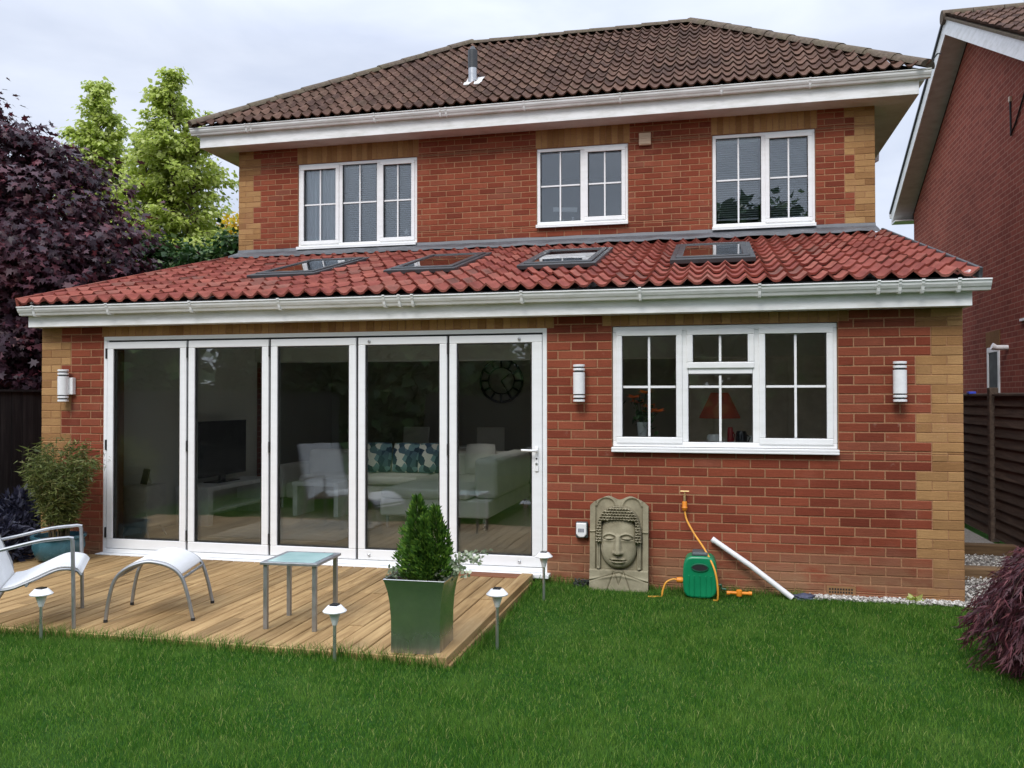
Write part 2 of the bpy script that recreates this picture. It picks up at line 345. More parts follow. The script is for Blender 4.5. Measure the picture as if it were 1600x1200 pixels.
def bez(p0, p1, p2, p3, n):
    p0, p1, p2, p3 = map(Vector, (p0,p1,p2,p3))
    return [p0*(1-t)**3 + p1*3*t*(1-t)**2 + p2*3*t*t*(1-t) + p3*t**3 for t in [i/(n-1) for i in range(n)]]
def catmull(pts, k=8):
    P = [Vector(p) for p in pts]; P = [P[0]*2-P[1]] + P + [P[-1]*2-P[-2]]; out = []
    for i in range(1, len(P)-2):
        for j in range(k):
            t = j/k; a, b, c, d = P[i-1:i+3]
            out.append(.5*((2*b) + (c-a)*t + (2*a-5*b+4*c-d)*t*t + (3*b-a-3*c+d)*t**3))
    return out + [P[-2]]
# leaves: many small outlines placed with a frame each
DIAMOND = np.array([(0,0),(.32,.35),(0,1),(-.32,.35)])
NARROW = np.array([(0,0),(.1,.3),(0,1),(-.1,.3)])
MAPLE = np.array([(0,0),(.16,.18),(.52,.16),(.30,.42),(.50,.72),(.17,.62),(0,1.05),(-.17,.62),(-.50,.72),(-.30,.42),(-.52,.16),(-.16,.18)])
def unit(a): return a/np.maximum(np.linalg.norm(a, axis=-1, keepdims=True), 1e-9)
def leaves(name, mat, parent, pos, dirs, nrm, size, shape=DIAMOND, fold=.12, loc=None):
    pos = np.asarray(pos, float); n = len(pos); k = len(shape)
    d = unit(np.asarray(dirs, float)); s = unit(np.cross(d, nrm)); u = np.cross(s, d)
    size = np.broadcast_to(np.asarray(size, float), (n,))
    sh = shape[None] * size[:, None, None]
    bend = fold*np.abs(shape[:,0])[None]*size[:,None] - .18*(shape[:,1]**2)[None]*size[:,None]
    V = pos[:,None,:] + sh[:,:,0:1]*s[:,None,:] + sh[:,:,1:2]*d[:,None,:] + bend[:,:,None]*u[:,None,:]
    me = arr_mesh(name, V.reshape(-1,3), np.arange(n*k), np.arange(n)*k)
    return link(name, me, mat, parent, loc=loc)
def randdir(n): return unit(rng.normal(size=(n,3)))

# ------------------------------------------------------------------ the setting: ground
def sheet(name, mat, x0, x1, y0, y1, z): return struct(MB().add([(x0,y0,z),(x1,y0,z),(x1,y1,z),(x0,y1,z)], [(0,1,2,3)]).build(name, mat))
ground = sheet('ground', 'lawn_soil', -900, 900, -900, 1500, 0)
def sst(a, b, t): t = np.clip((t-a)/(b-a), 0, 1); return t*t*(3-2*t)
def gz(x, y):      # the lawn lies a little higher before the deck than along the wall
    return .012 + .048*sst(6.2, 4.7, x)*sst(-1.9, -2.55, y) + .010*np.sin(x*1.3+.6)*np.sin(y*1.1)*sst(-.2,-.8,y)
_nx, _ny = 64, 64; _gx, _gy = np.meshgrid(np.linspace(-.98, 9.44, _nx), np.linspace(-14.8, -.012, _ny)**1.0)
_V = np.stack([_gx, _gy, gz(_gx, _gy)-.004], -1).reshape(-1,3); _i = (np.arange(_ny-1)[:,None]*_nx+np.arange(_nx-1)[None]).reshape(-1)
lawn = struct(link('lawn', arr_mesh('lawn', _V, np.stack([_i,_i+1,_i+_nx+1,_i+_nx],1).reshape(-1), np.arange(len(_i))*4, True), 'lawn_soil'))
path = sheet('gravel_path', 'gravel_bed', W+.02, 9.46, -.008, 14, .006)
strip = sheet('gravel_strip', 'gravel_bed', 7.12, W+.02, -.10, .02, .022)

# ------------------------------------------------------------------ the house
house = thing('brick_house', 'two storey red brick house with buff corner quoins, brown hipped roof and rear lean-to extension', 'house')
M_ = W/37; C_ = .075; J = .005
SX = 8.15      # inner faces
CACHE = {}
def brick_mesh(L, H, dep, mat):
    key = (round(L,3), round(H,3), mat)
    if key in CACHE: return CACHE[key]
    L, H = key[0], key[1]; c = .0035; x = L/2; z = H/2
    v = [(-x+c,0,-z+c),(x-c,0,-z+c),(x-c,0,z-c),(-x+c,0,z-c), (-x,c,-z),(x,c,-z),(x,c,z),(-x,c,z), (-x,dep,-z),(x,dep,-z),(x,dep,z),(-x,dep,z)]
    f = [(0,1,2,3)] + [(4+i,4+(i+1)%4,(i+1)%4,i) for i in range(4)] + [(8+i,8+(i+1)%4,4+(i+1)%4,4+i) for i in range(4)]
    me = bpy.data.meshes.new('brick'); me.from_pydata(v, [], f); me.materials.append(MATS[mat]); CACHE[key] = me; return me
def wall_pieces(ztop, nmin, nmax, y, openings, parity, zt, zb):
    """bricks of one front wall: (x0, x1, z0, z1, kind); course n spans ztop-(n+1)C .. ztop-nC"""
    out = []
    for n in range(nmin, nmax):
        a, b = ztop-(n+1)*C_, ztop-n*C_
        a, b = max(a, zb), min(b, zt)
        if b-a < .015: continue
        cuts = sorted({a, b} | {z for o in openings for z in (o[2], o[3]) if a+.008 < z < b-.008})
        for z0, z1 in zip(cuts[:-1], cuts[1:]):
            iv = [(0, W)]
            for ox0, ox1, oz0, oz1, *_ in openings:
                if oz0 < (z0+z1)/2 < oz1: iv = [p for q in iv for p in ((q[0], min(q[1], ox0)), (max(q[0], ox1), q[1])) if p[1]-p[0] > .015]
            wideR = ((n//3) % 2 == parity); qR = W-(1.5 if wideR else 1)*M_; qL = (1 if wideR else 1.5)*M_
            jo = [W-k*M_-(0 if n % 2 == 0 else .5)*M_ for k in range(40)] + [qR, qL]
            for s0, s1 in iv:
                js = sorted({s0, s1} | {j for j in jo if s0+.02 < j < s1-.02})
                js = [j for i, j in enumerate(js) if i == 0 or j-js[i-1] > .03 or j in (s1,)]
                for p, q in zip(js[:-1], js[1:]):
                    m = (p+q)/2; kind = 'buff_brick' if (m > qR or m < qL) else 'red_brick'
                    p2 = p + (J if p > s0+1e-6 else (0 if p < 1e-6 else .004)); q2 = q - (J if q < s1-1e-6 else (0 if q > W-1e-6 else .004))
                    if q2-p2 < .02: continue
                    if kind == 'buff_brick':
                        p2 -= .0028 if p > s0+1e-6 else 0; q2 += .0028 if q < s1-1e-6 else 0; out.append((p2, q2, z0+.0022, z1-.0022, kind, y)); continue
                    out.append((p2, q2, z0+J, z1-J if z1 > b-1e-6 else z1-.002, kind, y))
    return out
DOOR = (.712, 5.104, .06, 2.192); WIN = (5.664, 7.458, 1.150, 2.196)
UW = [(.910, 2.645, 3.640, 4.822), (4.277, 5.455, 3.785, 4.812), (6.488, 7.697, 3.655, 4.832)]
SOLD_LO = [(DOOR[0]-.02, DOOR[1]+.06, 2.192, 2.42), (WIN[0]-.08, WIN[1]+.08, 2.196, 2.42)]
SOLD_UP = [(u[0]-.01, u[1]+.02, u[3], 5.06) for u in UW]
Z0 = 2.145; Z1 = 4.71
lower = wall_pieces(Z0, -4, 30, 0., [DOOR, WIN]+SOLD_LO, 1, 2.40, -.05)
upper = wall_pieces(Z1, -6, 16, D, UW+SOLD_UP, 0, 5.06, 3.58)
def wall_core(name, y, z0, z1, opens, th=.30):
    mb = MB(); zs = sorted({z0, z1} | {z for o in opens for z in o[2:4] if z0 < z < z1})
    for a, b in zip(zs[:-1], zs[1:]):
        iv = [(.006, W-.006)]
        for o in opens:
            if o[2] < (a+b)/2 < o[3]: iv = [p for q in iv for p in ((q[0], min(q[1], o[0])), (max(q[0], o[1]), q[1])) if p[1]-p[0] > .001]
        for p, q in iv: mb.box(p, q, y+.0045, y+th, a, b)
    return mb.build(name, 'mortar', house)
wlo = wall_core('rear_wall', 0, -.05, 2.42, [DOOR, WIN]); wup = wall_core('upper_wall', D, 2.3, 5.08, UW)
reds = [p for p in lower+upper if p[4] == 'red_brick']; buffs = [p for p in lower+upper if p[4] == 'buff_brick']
def score(p): return (p[1]-p[0])*(p[3]-p[2])/((p[0]+p[1])/2-6.5)**2 if False else (p[1]-p[0])*(p[3]-p[2])/(((p[0]+p[1])/2-6.5)**2+(p[5]+7.2)**2)
reds.sort(key=score, reverse=True)
def put_brick(name, p, dep=.05):
    x0, x1, z0, z1, kind, y = p
    me = brick_mesh(x1-x0, z1-z0, dep, kind)
    o = bpy.data.objects.new(name, me); COL.objects.link(o); o.parent = wlo if y < 1 else wup
    o.location = ((x0+x1)/2, y+random.uniform(-.0018,.0018), (z0+z1)/2); o.rotation_euler = (random.uniform(-.004,.004), random.uniform(-.003,.003), random.uniform(-.006,.006)); return o
for p in reds[:300]: put_brick('brick', p)
rest = MB()
for p in reds[300:]:
    me = brick_mesh(p[1]-p[0], p[3]-p[2], .05, p[4]); cx, cz = (p[0]+p[1])/2, (p[2]+p[3])/2; dy = p[5]+random.uniform(-.0018,.0018)
    rest.add([(v.co.x+cx, v.co.y+dy, v.co.z+cz) for v in me.vertices], [tuple(f.vertices) for f in me.polygons])
stuff(rest.build('brickwork', 'red_brick', house))
for p in buffs: put_brick('quoin_brick', p)
for (x0, x1, z0, z1), y in [(s, 0.) for s in SOLD_LO]+[(s, D) for s in SOLD_UP]:
    zt = min(z1, z0+.225 if y else z1); k = round((x1-x0)/C_); st = (x1-x0)/k
    for i in range(k):
        me = brick_mesh(st-.0075, z1-z0-.006, .05, 'buff_brick')
        o = bpy.data.objects.new('soldier_brick', me); COL.objects.link(o); o.parent = wlo if y < 1 else wup
        o.location = (x0+(i+.5)*st, y+random.uniform(-.0015,.0015), (z0+z1)/2)
# end walls, rear shell and inner linings
LT0, LK = 2.515, .269                               # lean-to roof plane: z = LT0 + LK*(Y+.2)
def lz(y): return LT0 + LK*(y+.2)
for x0, x1 in ((.0, .28), (W-.28, W)):
    xs = (x0+.004, x1-.004)
    MB().hexa([(xs[0],.31,-.05),(xs[1],.31,-.05),(xs[1],D+.3,-.05),(xs[0],D+.3,-.05),(xs[0],.31,lz(.31)-.09),(xs[1],.31,lz(.31)-.09),(xs[1],D-.002,lz(D)-.09),(xs[0],D-.002,lz(D)-.09)]).build('end_wall', 'side_brick', house)
    MB().box(xs[0], xs[1], D+.302, 8.4, -.05, 5.05).build('end_wall', 'side_brick', house)
MB().box(.0, W, 8.402, 8.7, -.05, 5.05).build('front_wall', 'side_brick', house)
MB().box(.29, W-.29, .30, 8.39, -.02, .10).build('room_floor', 'room_floor', house)
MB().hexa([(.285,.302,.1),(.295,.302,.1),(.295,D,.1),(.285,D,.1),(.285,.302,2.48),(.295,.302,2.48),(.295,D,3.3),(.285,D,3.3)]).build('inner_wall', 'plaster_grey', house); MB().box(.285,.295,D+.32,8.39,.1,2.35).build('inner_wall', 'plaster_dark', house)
MB().hexa([(W-.295,.302,.1),(W-.285,.302,.1),(W-.285,D,.1),(W-.295,D,.1),(W-.295,.302,2.48),(W-.285,.302,2.48),(W-.285,D,3.3),(W-.295,D,3.3)]).box(W-.295,W-.285,D+.002,8.39,.1,2.5).build('inner_wall', 'plaster_grey', house)
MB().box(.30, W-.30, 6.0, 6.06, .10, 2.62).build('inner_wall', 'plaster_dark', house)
MB().box(5.18, 5.28, .32, 1.9, .10, 2.5).build('inner_wall', 'plaster_grey', house)
MB().box(.30, W-.30, D+.31, 8.39, 2.36, 2.6).build('ceiling', 'plaster_white', house)
MB().box(.30, W-.30, D-.02, D+.302, 2.09, 2.295).build('ceiling_beam', 'plaster_white', house); MB().box(.30, W-.30, D-.06, D-.022, 2.10, 3.34).build('bulkhead', 'plaster_white', house)
MB().box(.30, W-.30, D+.31, 8.39, 2.602, 2.66).build('upper_floor', 'plaster_grey', house)
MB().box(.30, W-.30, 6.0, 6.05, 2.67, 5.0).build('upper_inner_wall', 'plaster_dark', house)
MB().box(.30, W-.30, D+.31, 8.39, 5.0, 5.04).build('upper_ceiling', 'plaster_white', house)
for x in (3.4, 5.9): MB().box(x, x+.08, D+.32, 5.99, 2.67, 4.99).build('upper_inner_wall', 'plaster_grey', house)

# lean-to roof -----------------------------------------------------------------------------
SKY = [(1.74, 2.42), (3.28, 3.94), (4.67, 5.35), (6.15, 6.83)]; SY0, SY1 = 1.06, 2.36
ceil = MB()                                          # sloping ceiling under the tiles, open below the roof windows
xs = sorted([.285, W-.285] + [x for s in SKY for x in (s[0]+.06, s[1]-.06)])
for i in range(len(xs)-1):
    segs = [(.02, D-.01)] if i % 2 == 0 else [(.02, SY0+.06), (SY1-.06, D-.01)]
    for a, b in segs: ceil.hexa([(xs[i],a,lz(a)-.16),(xs[i+1],a,lz(a)-.16),(xs[i+1],b,lz(b)-.16),(xs[i],b,lz(b)-.16),(xs[i],a,lz(a)-.06),(xs[i+1],a,lz(a)-.06),(xs[i+1],b,lz(b)-.06),(xs[i],b,lz(b)-.06)])
roof_lo = ceil.build('lean_to_roof', 'plaster_white', house)
for xa, xb in ((-.06,.285),(W-.285,W+.02)):          # deck over the end walls
    MB().hexa([(xa,-.14,lz(-.14)-.08),(xb,-.14,lz(-.14)-.08),(xb,D-.01,lz(D)-.08),(xa,D-.01,lz(D)-.08),(xa,-.14,lz(-.14)-.055),(xb,-.14,lz(-.14)-.055),(xb,D-.01,lz(D)-.055),(xa,D-.01,lz(D)-.055)]).build('roof_deck', 'dark_gap', house)
NC = 12
def tile_profile(u): return .025*math.cos(2*PI*u*2 + .5*math.sin(2*PI*u*2)) # two rolls per tile
def tile_mesh(name, w, L, mat, th=.02, clip=None):
    vt = []; 
    for v, lift in ((0, .034), (L, .004)):
        for i in range(NC+1):
            u = i/NC; x = (u-.5)*w*1.012
            if clip: x = min(max(x, clip(v)[0]), clip(v)[1])
            vt.append((x, v, tile_profile(u)+lift))
    k = NC+1; f = [(i, i+1, k+i+1, k+i) for i in range(NC)]; o = len(vt)
    for i in range(k): x, y, z = vt[i]; vt += [(x, y, z), (x, y+.003, z-th)]
    f += [(o+2*i, o+2*i+1, o+2*i+3, o+2*i+2) for i in range(NC)]
    me = bpy.data.meshes.new(name); me.from_pydata(vt, [], f); me.materials.append(MATS[mat])
    me.polygons.foreach_set('use_smooth', [True]*NC+[False]*NC); me.update(); return me
ang = math.atan(LK); X0, X1 = -.085, 8.425; ncol, nrow = 28, 12
tw = (X1-X0)/ncol; slope_len = (D-.02+.22)/math.cos(ang); gl = slope_len/nrow
tm = tile_mesh('roof_tile', tw, gl+.07, 'red_tile')
for r in range(nrow):
    for c in range(ncol):
        x = X0+(c+.5)*tw; v = r*gl; y = -.22+v*math.cos(ang); ym = y+gl*.5*math.cos(ang)
        me = tm; skip = False
        for s in SKY:
            if not SY0-.13 < ym < SY1+.13: continue
            a0, a1 = s[0]-.02, s[1]+.02
            if x+tw/2 < a0 or x-tw/2 > a1: continue
            lo, hi = (-1, a0-x) if x < (a0+a1)/2 else (a1-x, 1)
            if min(hi, tw/2)-max(lo, -tw/2) < .02: skip = True
            else: me = tile_mesh('roof_tile', tw, gl+.07, 'red_tile', clip=lambda v: (lo, hi))
        if skip: continue
        o = bpy.data.objects.new('roof_tile', me); COL.objects.link(o); o.parent = roof_lo
        o.location = (x+random.uniform(-.003,.003), y+random.uniform(-.006,.006), lz(y)+random.uniform(-.004,.004)); o.rotation_euler = (ang+random.uniform(-.009,.009), random.uniform(-.01,.01), random.uniform(-.009,.009))
rot_l = Matrix.Rotation(ang, 3, 'X')
for r in range(nrow):                                # dry verge caps on both edges
    y = -.22+(r+.5)*gl*math.cos(ang)
    for x in (X0-.012, X1+.012):
        MB().obox((0,0,0), (.03, gl*.98, .085), rot_l).build('verge_cap', 'red_tile' if x < 1 else 'anthracite', roof_lo, bevel=.006, loc=(x, y, lz(y)+.012))
# flashing where the lean-to meets the upper wall
fl = MB(); nseg = 40
for i in range(nseg):
    a, b = -.0+W*i/nseg, W*(i+1)/nseg
    za, zb = 3.662+.004*math.sin(i*1.7), 3.662+.004*math.sin((i+1)*1.7); wa, wb = .012*math.sin(i*2.3), .012*math.sin((i+1)*2.3)
    fl.add([(a,D-.012,za),(b,D-.012,zb),(b,D-.022,3.625),(a,D-.022,3.625),(b,D-.26,lz(D-.26)+.074+wb),(a,D-.26,lz(D-.26)+.074+wa),(b,D-.265,lz(D-.26)+.045+wb),(a,D-.265,lz(D-.26)+.045+wa),(a,D+.01,za),(b,D+.01,zb)],
           [(0,1,2,3),(3,2,4,5),(5,4,6,7),(8,9,1,0)])
fl.build('lead_flashing', 'lead', house, smooth=True)
# roof windows
for i, (xa, xb) in enumerate(SKY):
    t = Matrix.Rotation(ang, 4, 'X'); Ls = (SY1-SY0)/math.cos(ang); w = xb-xa
    sk = bpy.data.objects.new('roof_window', None); COL.objects.link(sk); sk.parent = house; sk.empty_display_size = .1
    sk.location = (xa, SY0, lz(SY0)); sk.rotation_euler = (ang,0,0)
    mb = MB()
    for b in ((0,w,0,.07),(0,w,Ls-.07,Ls),(0,.06,.071,Ls-.071),(w-.06,w,.071,Ls-.071)): mb.box(b[0],b[1],b[2],b[3],-.03,.078)
    mb.build('frame', 'anthracite', sk, bevel=.008)
    mb = MB()
    for b in ((-.05,w+.05,-.10,-.003),(-.05,w+.05,Ls+.003,Ls+.09),(-.05,-.003,-.002,Ls+.002),(w+.003,w+.05,-.002,Ls+.002)): mb.box(b[0],b[1],b[2],b[3],.02,.066)
    mb.build('flashing_apron', 'anthracite', sk, bevel=.006)
    MB().box(.061,w-.061,.072,Ls-.072,.062,.068).build('pane', 'glass_roof', sk)
# fascia, soffit and gutter of the lean-to
box('fascia_board', 'gutter_white', house, -.01, 8.392, -.165, -.145, 2.285, 2.44, bevel=.003)
box('soffit', 'soffit_white', house, 0.0, 8.38, -.144, -.004, 2.288, 2.298)
box('fascia_end', 'gutter_white', house, 8.372, 8.39, -.144, .5, 2.286, 2.56)
box('fascia_end', 'gutter_white', house, -.008, .010, -.144, .5, 2.286, 2.56)
box('eaves_guard', 'dark_gap', house, -.05, 8.40, -.16, -.14, 2.442, 2.505)
def gutter_prof(y0, z0, w=.105, h=.085):             # ogee front, closed section; y0 = back, front towards -Y
    return [(y0,z0+h),(y0,z0+.012),(y0-.02,z0),(y0-w*.62,z0+.002),(y0-w*.72,z0+.022),(y0-w*.80,z0+.03),(y0-w*.93,z0+.052),(y0-w*.97,z0+h-.012),(y0-w-.006,z0+h-.010),(y0-w-.006,z0+h),(y0-w+.012,z0+h),(y0-w+.014,z0+h-.03),(y0-.012,z0+h-.04),(y0-.010,z0+h)]
gl_ = MB().sweep(gutter_prof(-.166, 2.392), -.052, 8.500).build('gutter', 'gutter_white', house)
def bracket(par, x, y0, z0, wd=.022, big=0):
    p = [(a[0]-(.011+big if a[0] < y0-.03 else 0), a[1]-(.012+big if a[1] < z0+.03 else -.007)) for a in gutter_prof(y0, z0)]
    MB().sweep(p, x-wd/2, x+wd/2).build('gutter_bracket', 'gutter_white', par)
for x in (.13, .95, 1.83, 2.72, 3.72, 3.86, 3.98, 4.94, 5.92, 6.85, 7.72, 7.87, 8.03, 8.28): bracket(gl_, x, -.166, 2.392)

# main roof --------------------------------------------------------------------------------
EY, EZ, RY, RZ = 3.16, 5.315, 6.02, 7.28; EX0, EX1, RX0, RX1 = -.50, 8.88, 2.70, 6.20
k2 = (RZ-EZ)/(RY-EY); ang2 = math.atan(k2); SLp = math.hypot(RZ-EZ, RY-EY)
BY = 2*RY-EY
def mz(y): return EZ+k2*(y-EY)
core = MB().add([(EX0+.06,EY+.06,EZ-.02),(EX1-.06,EY+.06,EZ-.02),(EX1-.06,BY-.06,EZ-.02),(EX0+.06,BY-.06,EZ-.02),(RX0,RY,RZ-.03),(RX1,RY,RZ-.03)], [(0,1,5,4),(1,2,5),(2,3,4,5),(3,0,4),(3,2,1,0)])
roof_hi = core.build('hipped_roof', 'brown_tile', house)
ncol2, nrow2 = 33, 14; tw2 = (EX1-EX0)/ncol2; gl2 = (SLp)/nrow2
tm2 = tile_mesh('roof_tile', tw2, gl2+.07, 'brown_tile')
for r in range(nrow2):
    v0 = r*gl2
    for c in range(ncol2):
        x = EX0+(c+.5)*tw2; y = EY+v0*math.cos(ang2)
        lim = lambda v: (EX0+(RX0-EX0)*min(1, (v0+v)/SLp)-x, EX1+(RX1-EX1)*min(1, (v0+v)/SLp)-x)
        lo, hi = lim(0)
        if lo > tw2/2-.02 or hi < -tw2/2+.02: continue
        L1 = lim(gl2+.07); me = tm2
        if L1[0] > -tw2/2 or L1[1] < tw2/2: me = tile_mesh('roof_tile', tw2, gl2+.07, 'brown_tile', clip=lim)
        o = bpy.data.objects.new('brown_roof_tile', me); COL.objects.link(o); o.parent = roof_hi
        o.location = (x, y, mz(y)+random.uniform(-.004,.004)); o.rotation_euler = (ang2+random.uniform(-.006,.006), random.uniform(-.005,.005), 0)
# corrugated side and back slopes are left to the core; hips and ridge get their own cap tiles
def caps(a, b, n, name):
    a, b = Vector(a), Vector(b); d = (b-a)/n; t = d.normalized(); s = t.cross(Vector((0,0,1))).normalized(); u = s.cross(t)
    for i in range(n):
        c = a+d*(i+.5); L = d.length*1.06; q = []
        for e, rr in ((-L/2, .125), (L/2, .112)):
            for k in range(9):
                th = PI*(k/8); q.append(t*e + s*math.cos(th)*rr + u*(math.sin(th)*rr*.72-.045))
        fs = [(k, k+1, 9+k+1, 9+k) for k in range(8)] + [tuple(range(9)), tuple(range(17,8,-1))]
        MB().add(q, fs).build(name, 'hip_tile', roof_hi, smooth=True, loc=c+Vector((random.uniform(-.004,.004), 0, random.uniform(-.005,.005)+(.0 if name=='ridge_tile' else .03))))
caps((RX0-.05,RY,RZ+.02), (RX1+.05,RY,RZ+.02), 9, 'ridge_tile')
caps((EX0+.02,EY+.02,EZ+.01), (RX0,RY,RZ+.02), 11, 'hip_cap_tile'); caps((EX1-.02,EY+.02,EZ+.01), (RX1,RY,RZ+.02), 10, 'hip_cap_tile')
caps((EX0,BY,EZ), (RX0,RY,RZ), 11, 'hip_cap_tile'); caps((EX1,BY,EZ), (RX1,RY,RZ), 10, 'hip_cap_tile')
MB().tube([(EX1+.02,EY-.01,EZ+.03),(EX1+.03,EY-.02,EZ+.07),(EX1+.06,EY-.04,EZ+.11),(EX1+.09,EY-.06,EZ+.10)], .008, 6).build('hip_iron', 'dark_rubber', house)
box('fascia_board', 'gutter_white', house, -.405, 8.785, 3.290, 3.312, 5.045, 5.235, bevel=.003)
box('soffit', 'soffit_white', house, -.395, 8.775, 3.313, D+.012, 5.050, 5.062)
for xa, xb, fx in ((-.395, -.004, -.405), (W+.004, 8.775, 8.763)):
    box('soffit', 'soffit_white', house, xa, xb, D+.013, 8.9, 5.050, 5.062)
    box('fascia_board', 'gutter_white', house, fx, fx+.022, 3.313, 8.9, 5.045, 5.235)
gh = MB().sweep(gutter_prof(3.289, 5.205, .105, .09), -.50, 8.895).build('gutter', 'gutter_white', house)
for x in (.35, .42, 2.2, 3.1, 3.18, 4.2, 5.4, 6.6, 7.6): bracket(gh, x, 3.289, 5.205, .024, -.003)
MB().sweep([(8.786+ (3.289-a[0]), a[1]) for a in gutter_prof(3.289, 5.205, .105, .09)], 3.33, 8.9, 'Y').build('gutter', 'gutter_white', house)
MB().sweep([(-.406- (3.289-a[0]), a[1]) for a in gutter_prof(3.289, 5.205, .105, .09)], 3.33, 8.9, 'Y').build('gutter', 'gutter_white', house)
MB().tube([(8.84,6.2,5.2),(8.84,6.2,5.08),(8.46,6.2,4.86),(8.46,6.2,.1)], .034, 10).build('downpipe', 'gutter_white', house, smooth=True)
# soil vent pipe
svp = bpy.data.objects.new('vent_pipe', None); COL.objects.link(svp); svp.parent = house; svp.location = (3.31, 4.0, mz(4.0))
MB().lathe([(.062,-.06),(.060,.22)], 16).build('pipe', 'steel', svp, smooth=True)
MB().lathe([(.066,.20),(.066,.44),(.05,.445),(.02,.50)], 16).build('cowl', 'anthracite', svp, smooth=True)
MB().obox((0,0,.02), (.30,.34,.02), Matrix.Rotation(ang2,3,'X')).build('slate', 'soffit_white', svp, bevel=.005)

# windows ----------------------------------------------------------------------------------
def ring(mb, x0, x1, z0, z1, w, y0, y1):
    l, r, b, t = w if isinstance(w, tuple) else (w,)*4
    mb.box(x0, x1, y0, y1, z0, z0+b); mb.box(x0, x1, y0, y1, z1-t, z1)
    mb.box(x0, x0+l, y0, y1, z0+b+.0006, z1-t-.0006); mb.box(x1-r, x1, y0, y1, z0+b+.0006, z1-t-.0006)
def window(name, y, x0, x1, z0, z1, mull, cells, gmat, sillz, label):
    """mull: boxes of the fixed frame; cells: (x0,x1,z0,z1, sash?)"""
    wd = bpy.data.objects.new(name, None); COL.objects.link(wd); wd.parent = house; wd.location = ((x0+x1)/2, y, z0); wd['label'] = label; wd.empty_display_size = .1
    ox, oy, oz = wd.location
    def P(mb, nm, mt, **k):
        mb.v = [(a-ox, b-oy, c-oz) for a, b, c in mb.v]; return mb.build(nm, mt, wd, **k)
    fy0, fy1 = y+.018, y+.085
    fr = MB(); ring(fr, x0, x1, z0, z1, .042, fy0, fy1)
    for b in mull: fr.box(b[0], b[1], fy0+.001, fy1-.001, b[2], b[3])
    P(fr, 'frame', 'upvc', bevel=.005)
    P(MB().box(x0-.006, x1+.006, y-.055, y+.10, sillz, sillz+.022).box(x0-.006, x1+.006, y-.055, y-.043, sillz-.018, sillz+.0), 'sill', 'upvc', bevel=.004)
    for a, b, c, d, sash in cells:
        g = (a, b, c, d)
        if sash:
            sm = MB(); ring(sm, a, b, c, d, .050, fy0-.016, fy1-.01); P(sm, 'sash', 'upvc', bevel=.006)
            g = (a+.050, b-.050, c+.050, d-.050)
        gk = MB(); ring(gk, g[0], g[1], g[2], g[3], .005, y+.022, y+.03); P(gk, 'gasket', 'dark_rubber')
        pn = P(MB().box(g[0]-.004, g[1]+.004, y+.040, y+.043, g[2]-.004, g[3]+.004), 'pane', gmat)
        pb = P(MB().box(g[0]-.004, g[1]+.004, y+.062, y+.065, g[2]-.004, g[3]+.004), 'pane', gmat)
        bars = cells_bars(g, d)
        for q in bars: P(MB().box(q[0], q[1], y+.031, y+.0385, q[2], q[3]), 'glazing_bar', 'upvc')
    return wd
def cells_bars(g, d):
    hx = (g[0]+g[1])/2; w = .0095; out = [(hx-w, hx+w, g[2], g[3])]
    if BARZ is not None:
        bz = BARZ if g[2] < BARZ < g[3] else None
        if bz: out += [(g[0], hx-w-.001, bz-w, bz+w), (hx+w+.001, g[1], bz-w, bz+w)]
    return out
BARZ = 1.685
x0, x1, z0, z1 = WIN[0]+.004, WIN[1]-.004, 1.186, WIN[3]-.004
mA, mB = 6.262, 6.836
window('kitchen_window', 0, x0, x1, z0, z1, [(mA-.03,mA+.03,z0+.043,z1-.043),(mB-.03,mB+.03,z0+.043,z1-.043),(mA+.031,mB-.031,1.79,1.85)],
       [(x0+.03,mA-.018,z0+.03,z1-.03,1),(mA+.018,mB-.018,1.836,z1-.03,1),(mA+.031,mB-.031,z0+.043,1.789,0),(mB+.018,x1-.03,z0+.03,z1-.03,1)], 'glass', 1.160, 'white kitchen window of four lights with glazing bars')
for i, (u, ms, gl3) in enumerate([(UW[0], (1.535, 2.095), (1,0,1)), (UW[1], (4.875,), (0,1)), (UW[2], (7.10,), (0,1))]):
    x0, x1, z0, z1 = u[0]+.004, u[1]-.004, u[2]+.034, u[3]-.004; BARZ = (z0+z1)/2+.01
    ed = [x0]+list(ms)+[x1]; cells = []
    for j in range(len(ed)-1):
        a = ed[j]+(.030 if j == 0 else .018); b = ed[j+1]-(.030 if j == len(ed)-2 else .018)
        if gl3[j]: cells.append((a, b, z0+.03, z1-.03, 1))
        else: cells.append((ed[j]+(.042 if j == 0 else .030), ed[j+1]-(.042 if j == len(ed)-2 else .030), z0+.042, z1-.042, 0))
    window('upper_window', D, x0, x1, z0, z1, [(m-.03,m+.03,z0+.043,z1-.043) for m in ms], cells, 'glass_upper', u[2]+.008,
           ['three light bedroom window with blinds', 'two light bathroom window with bottles on its sill', 'two light bedroom window with venetian blinds'][i])
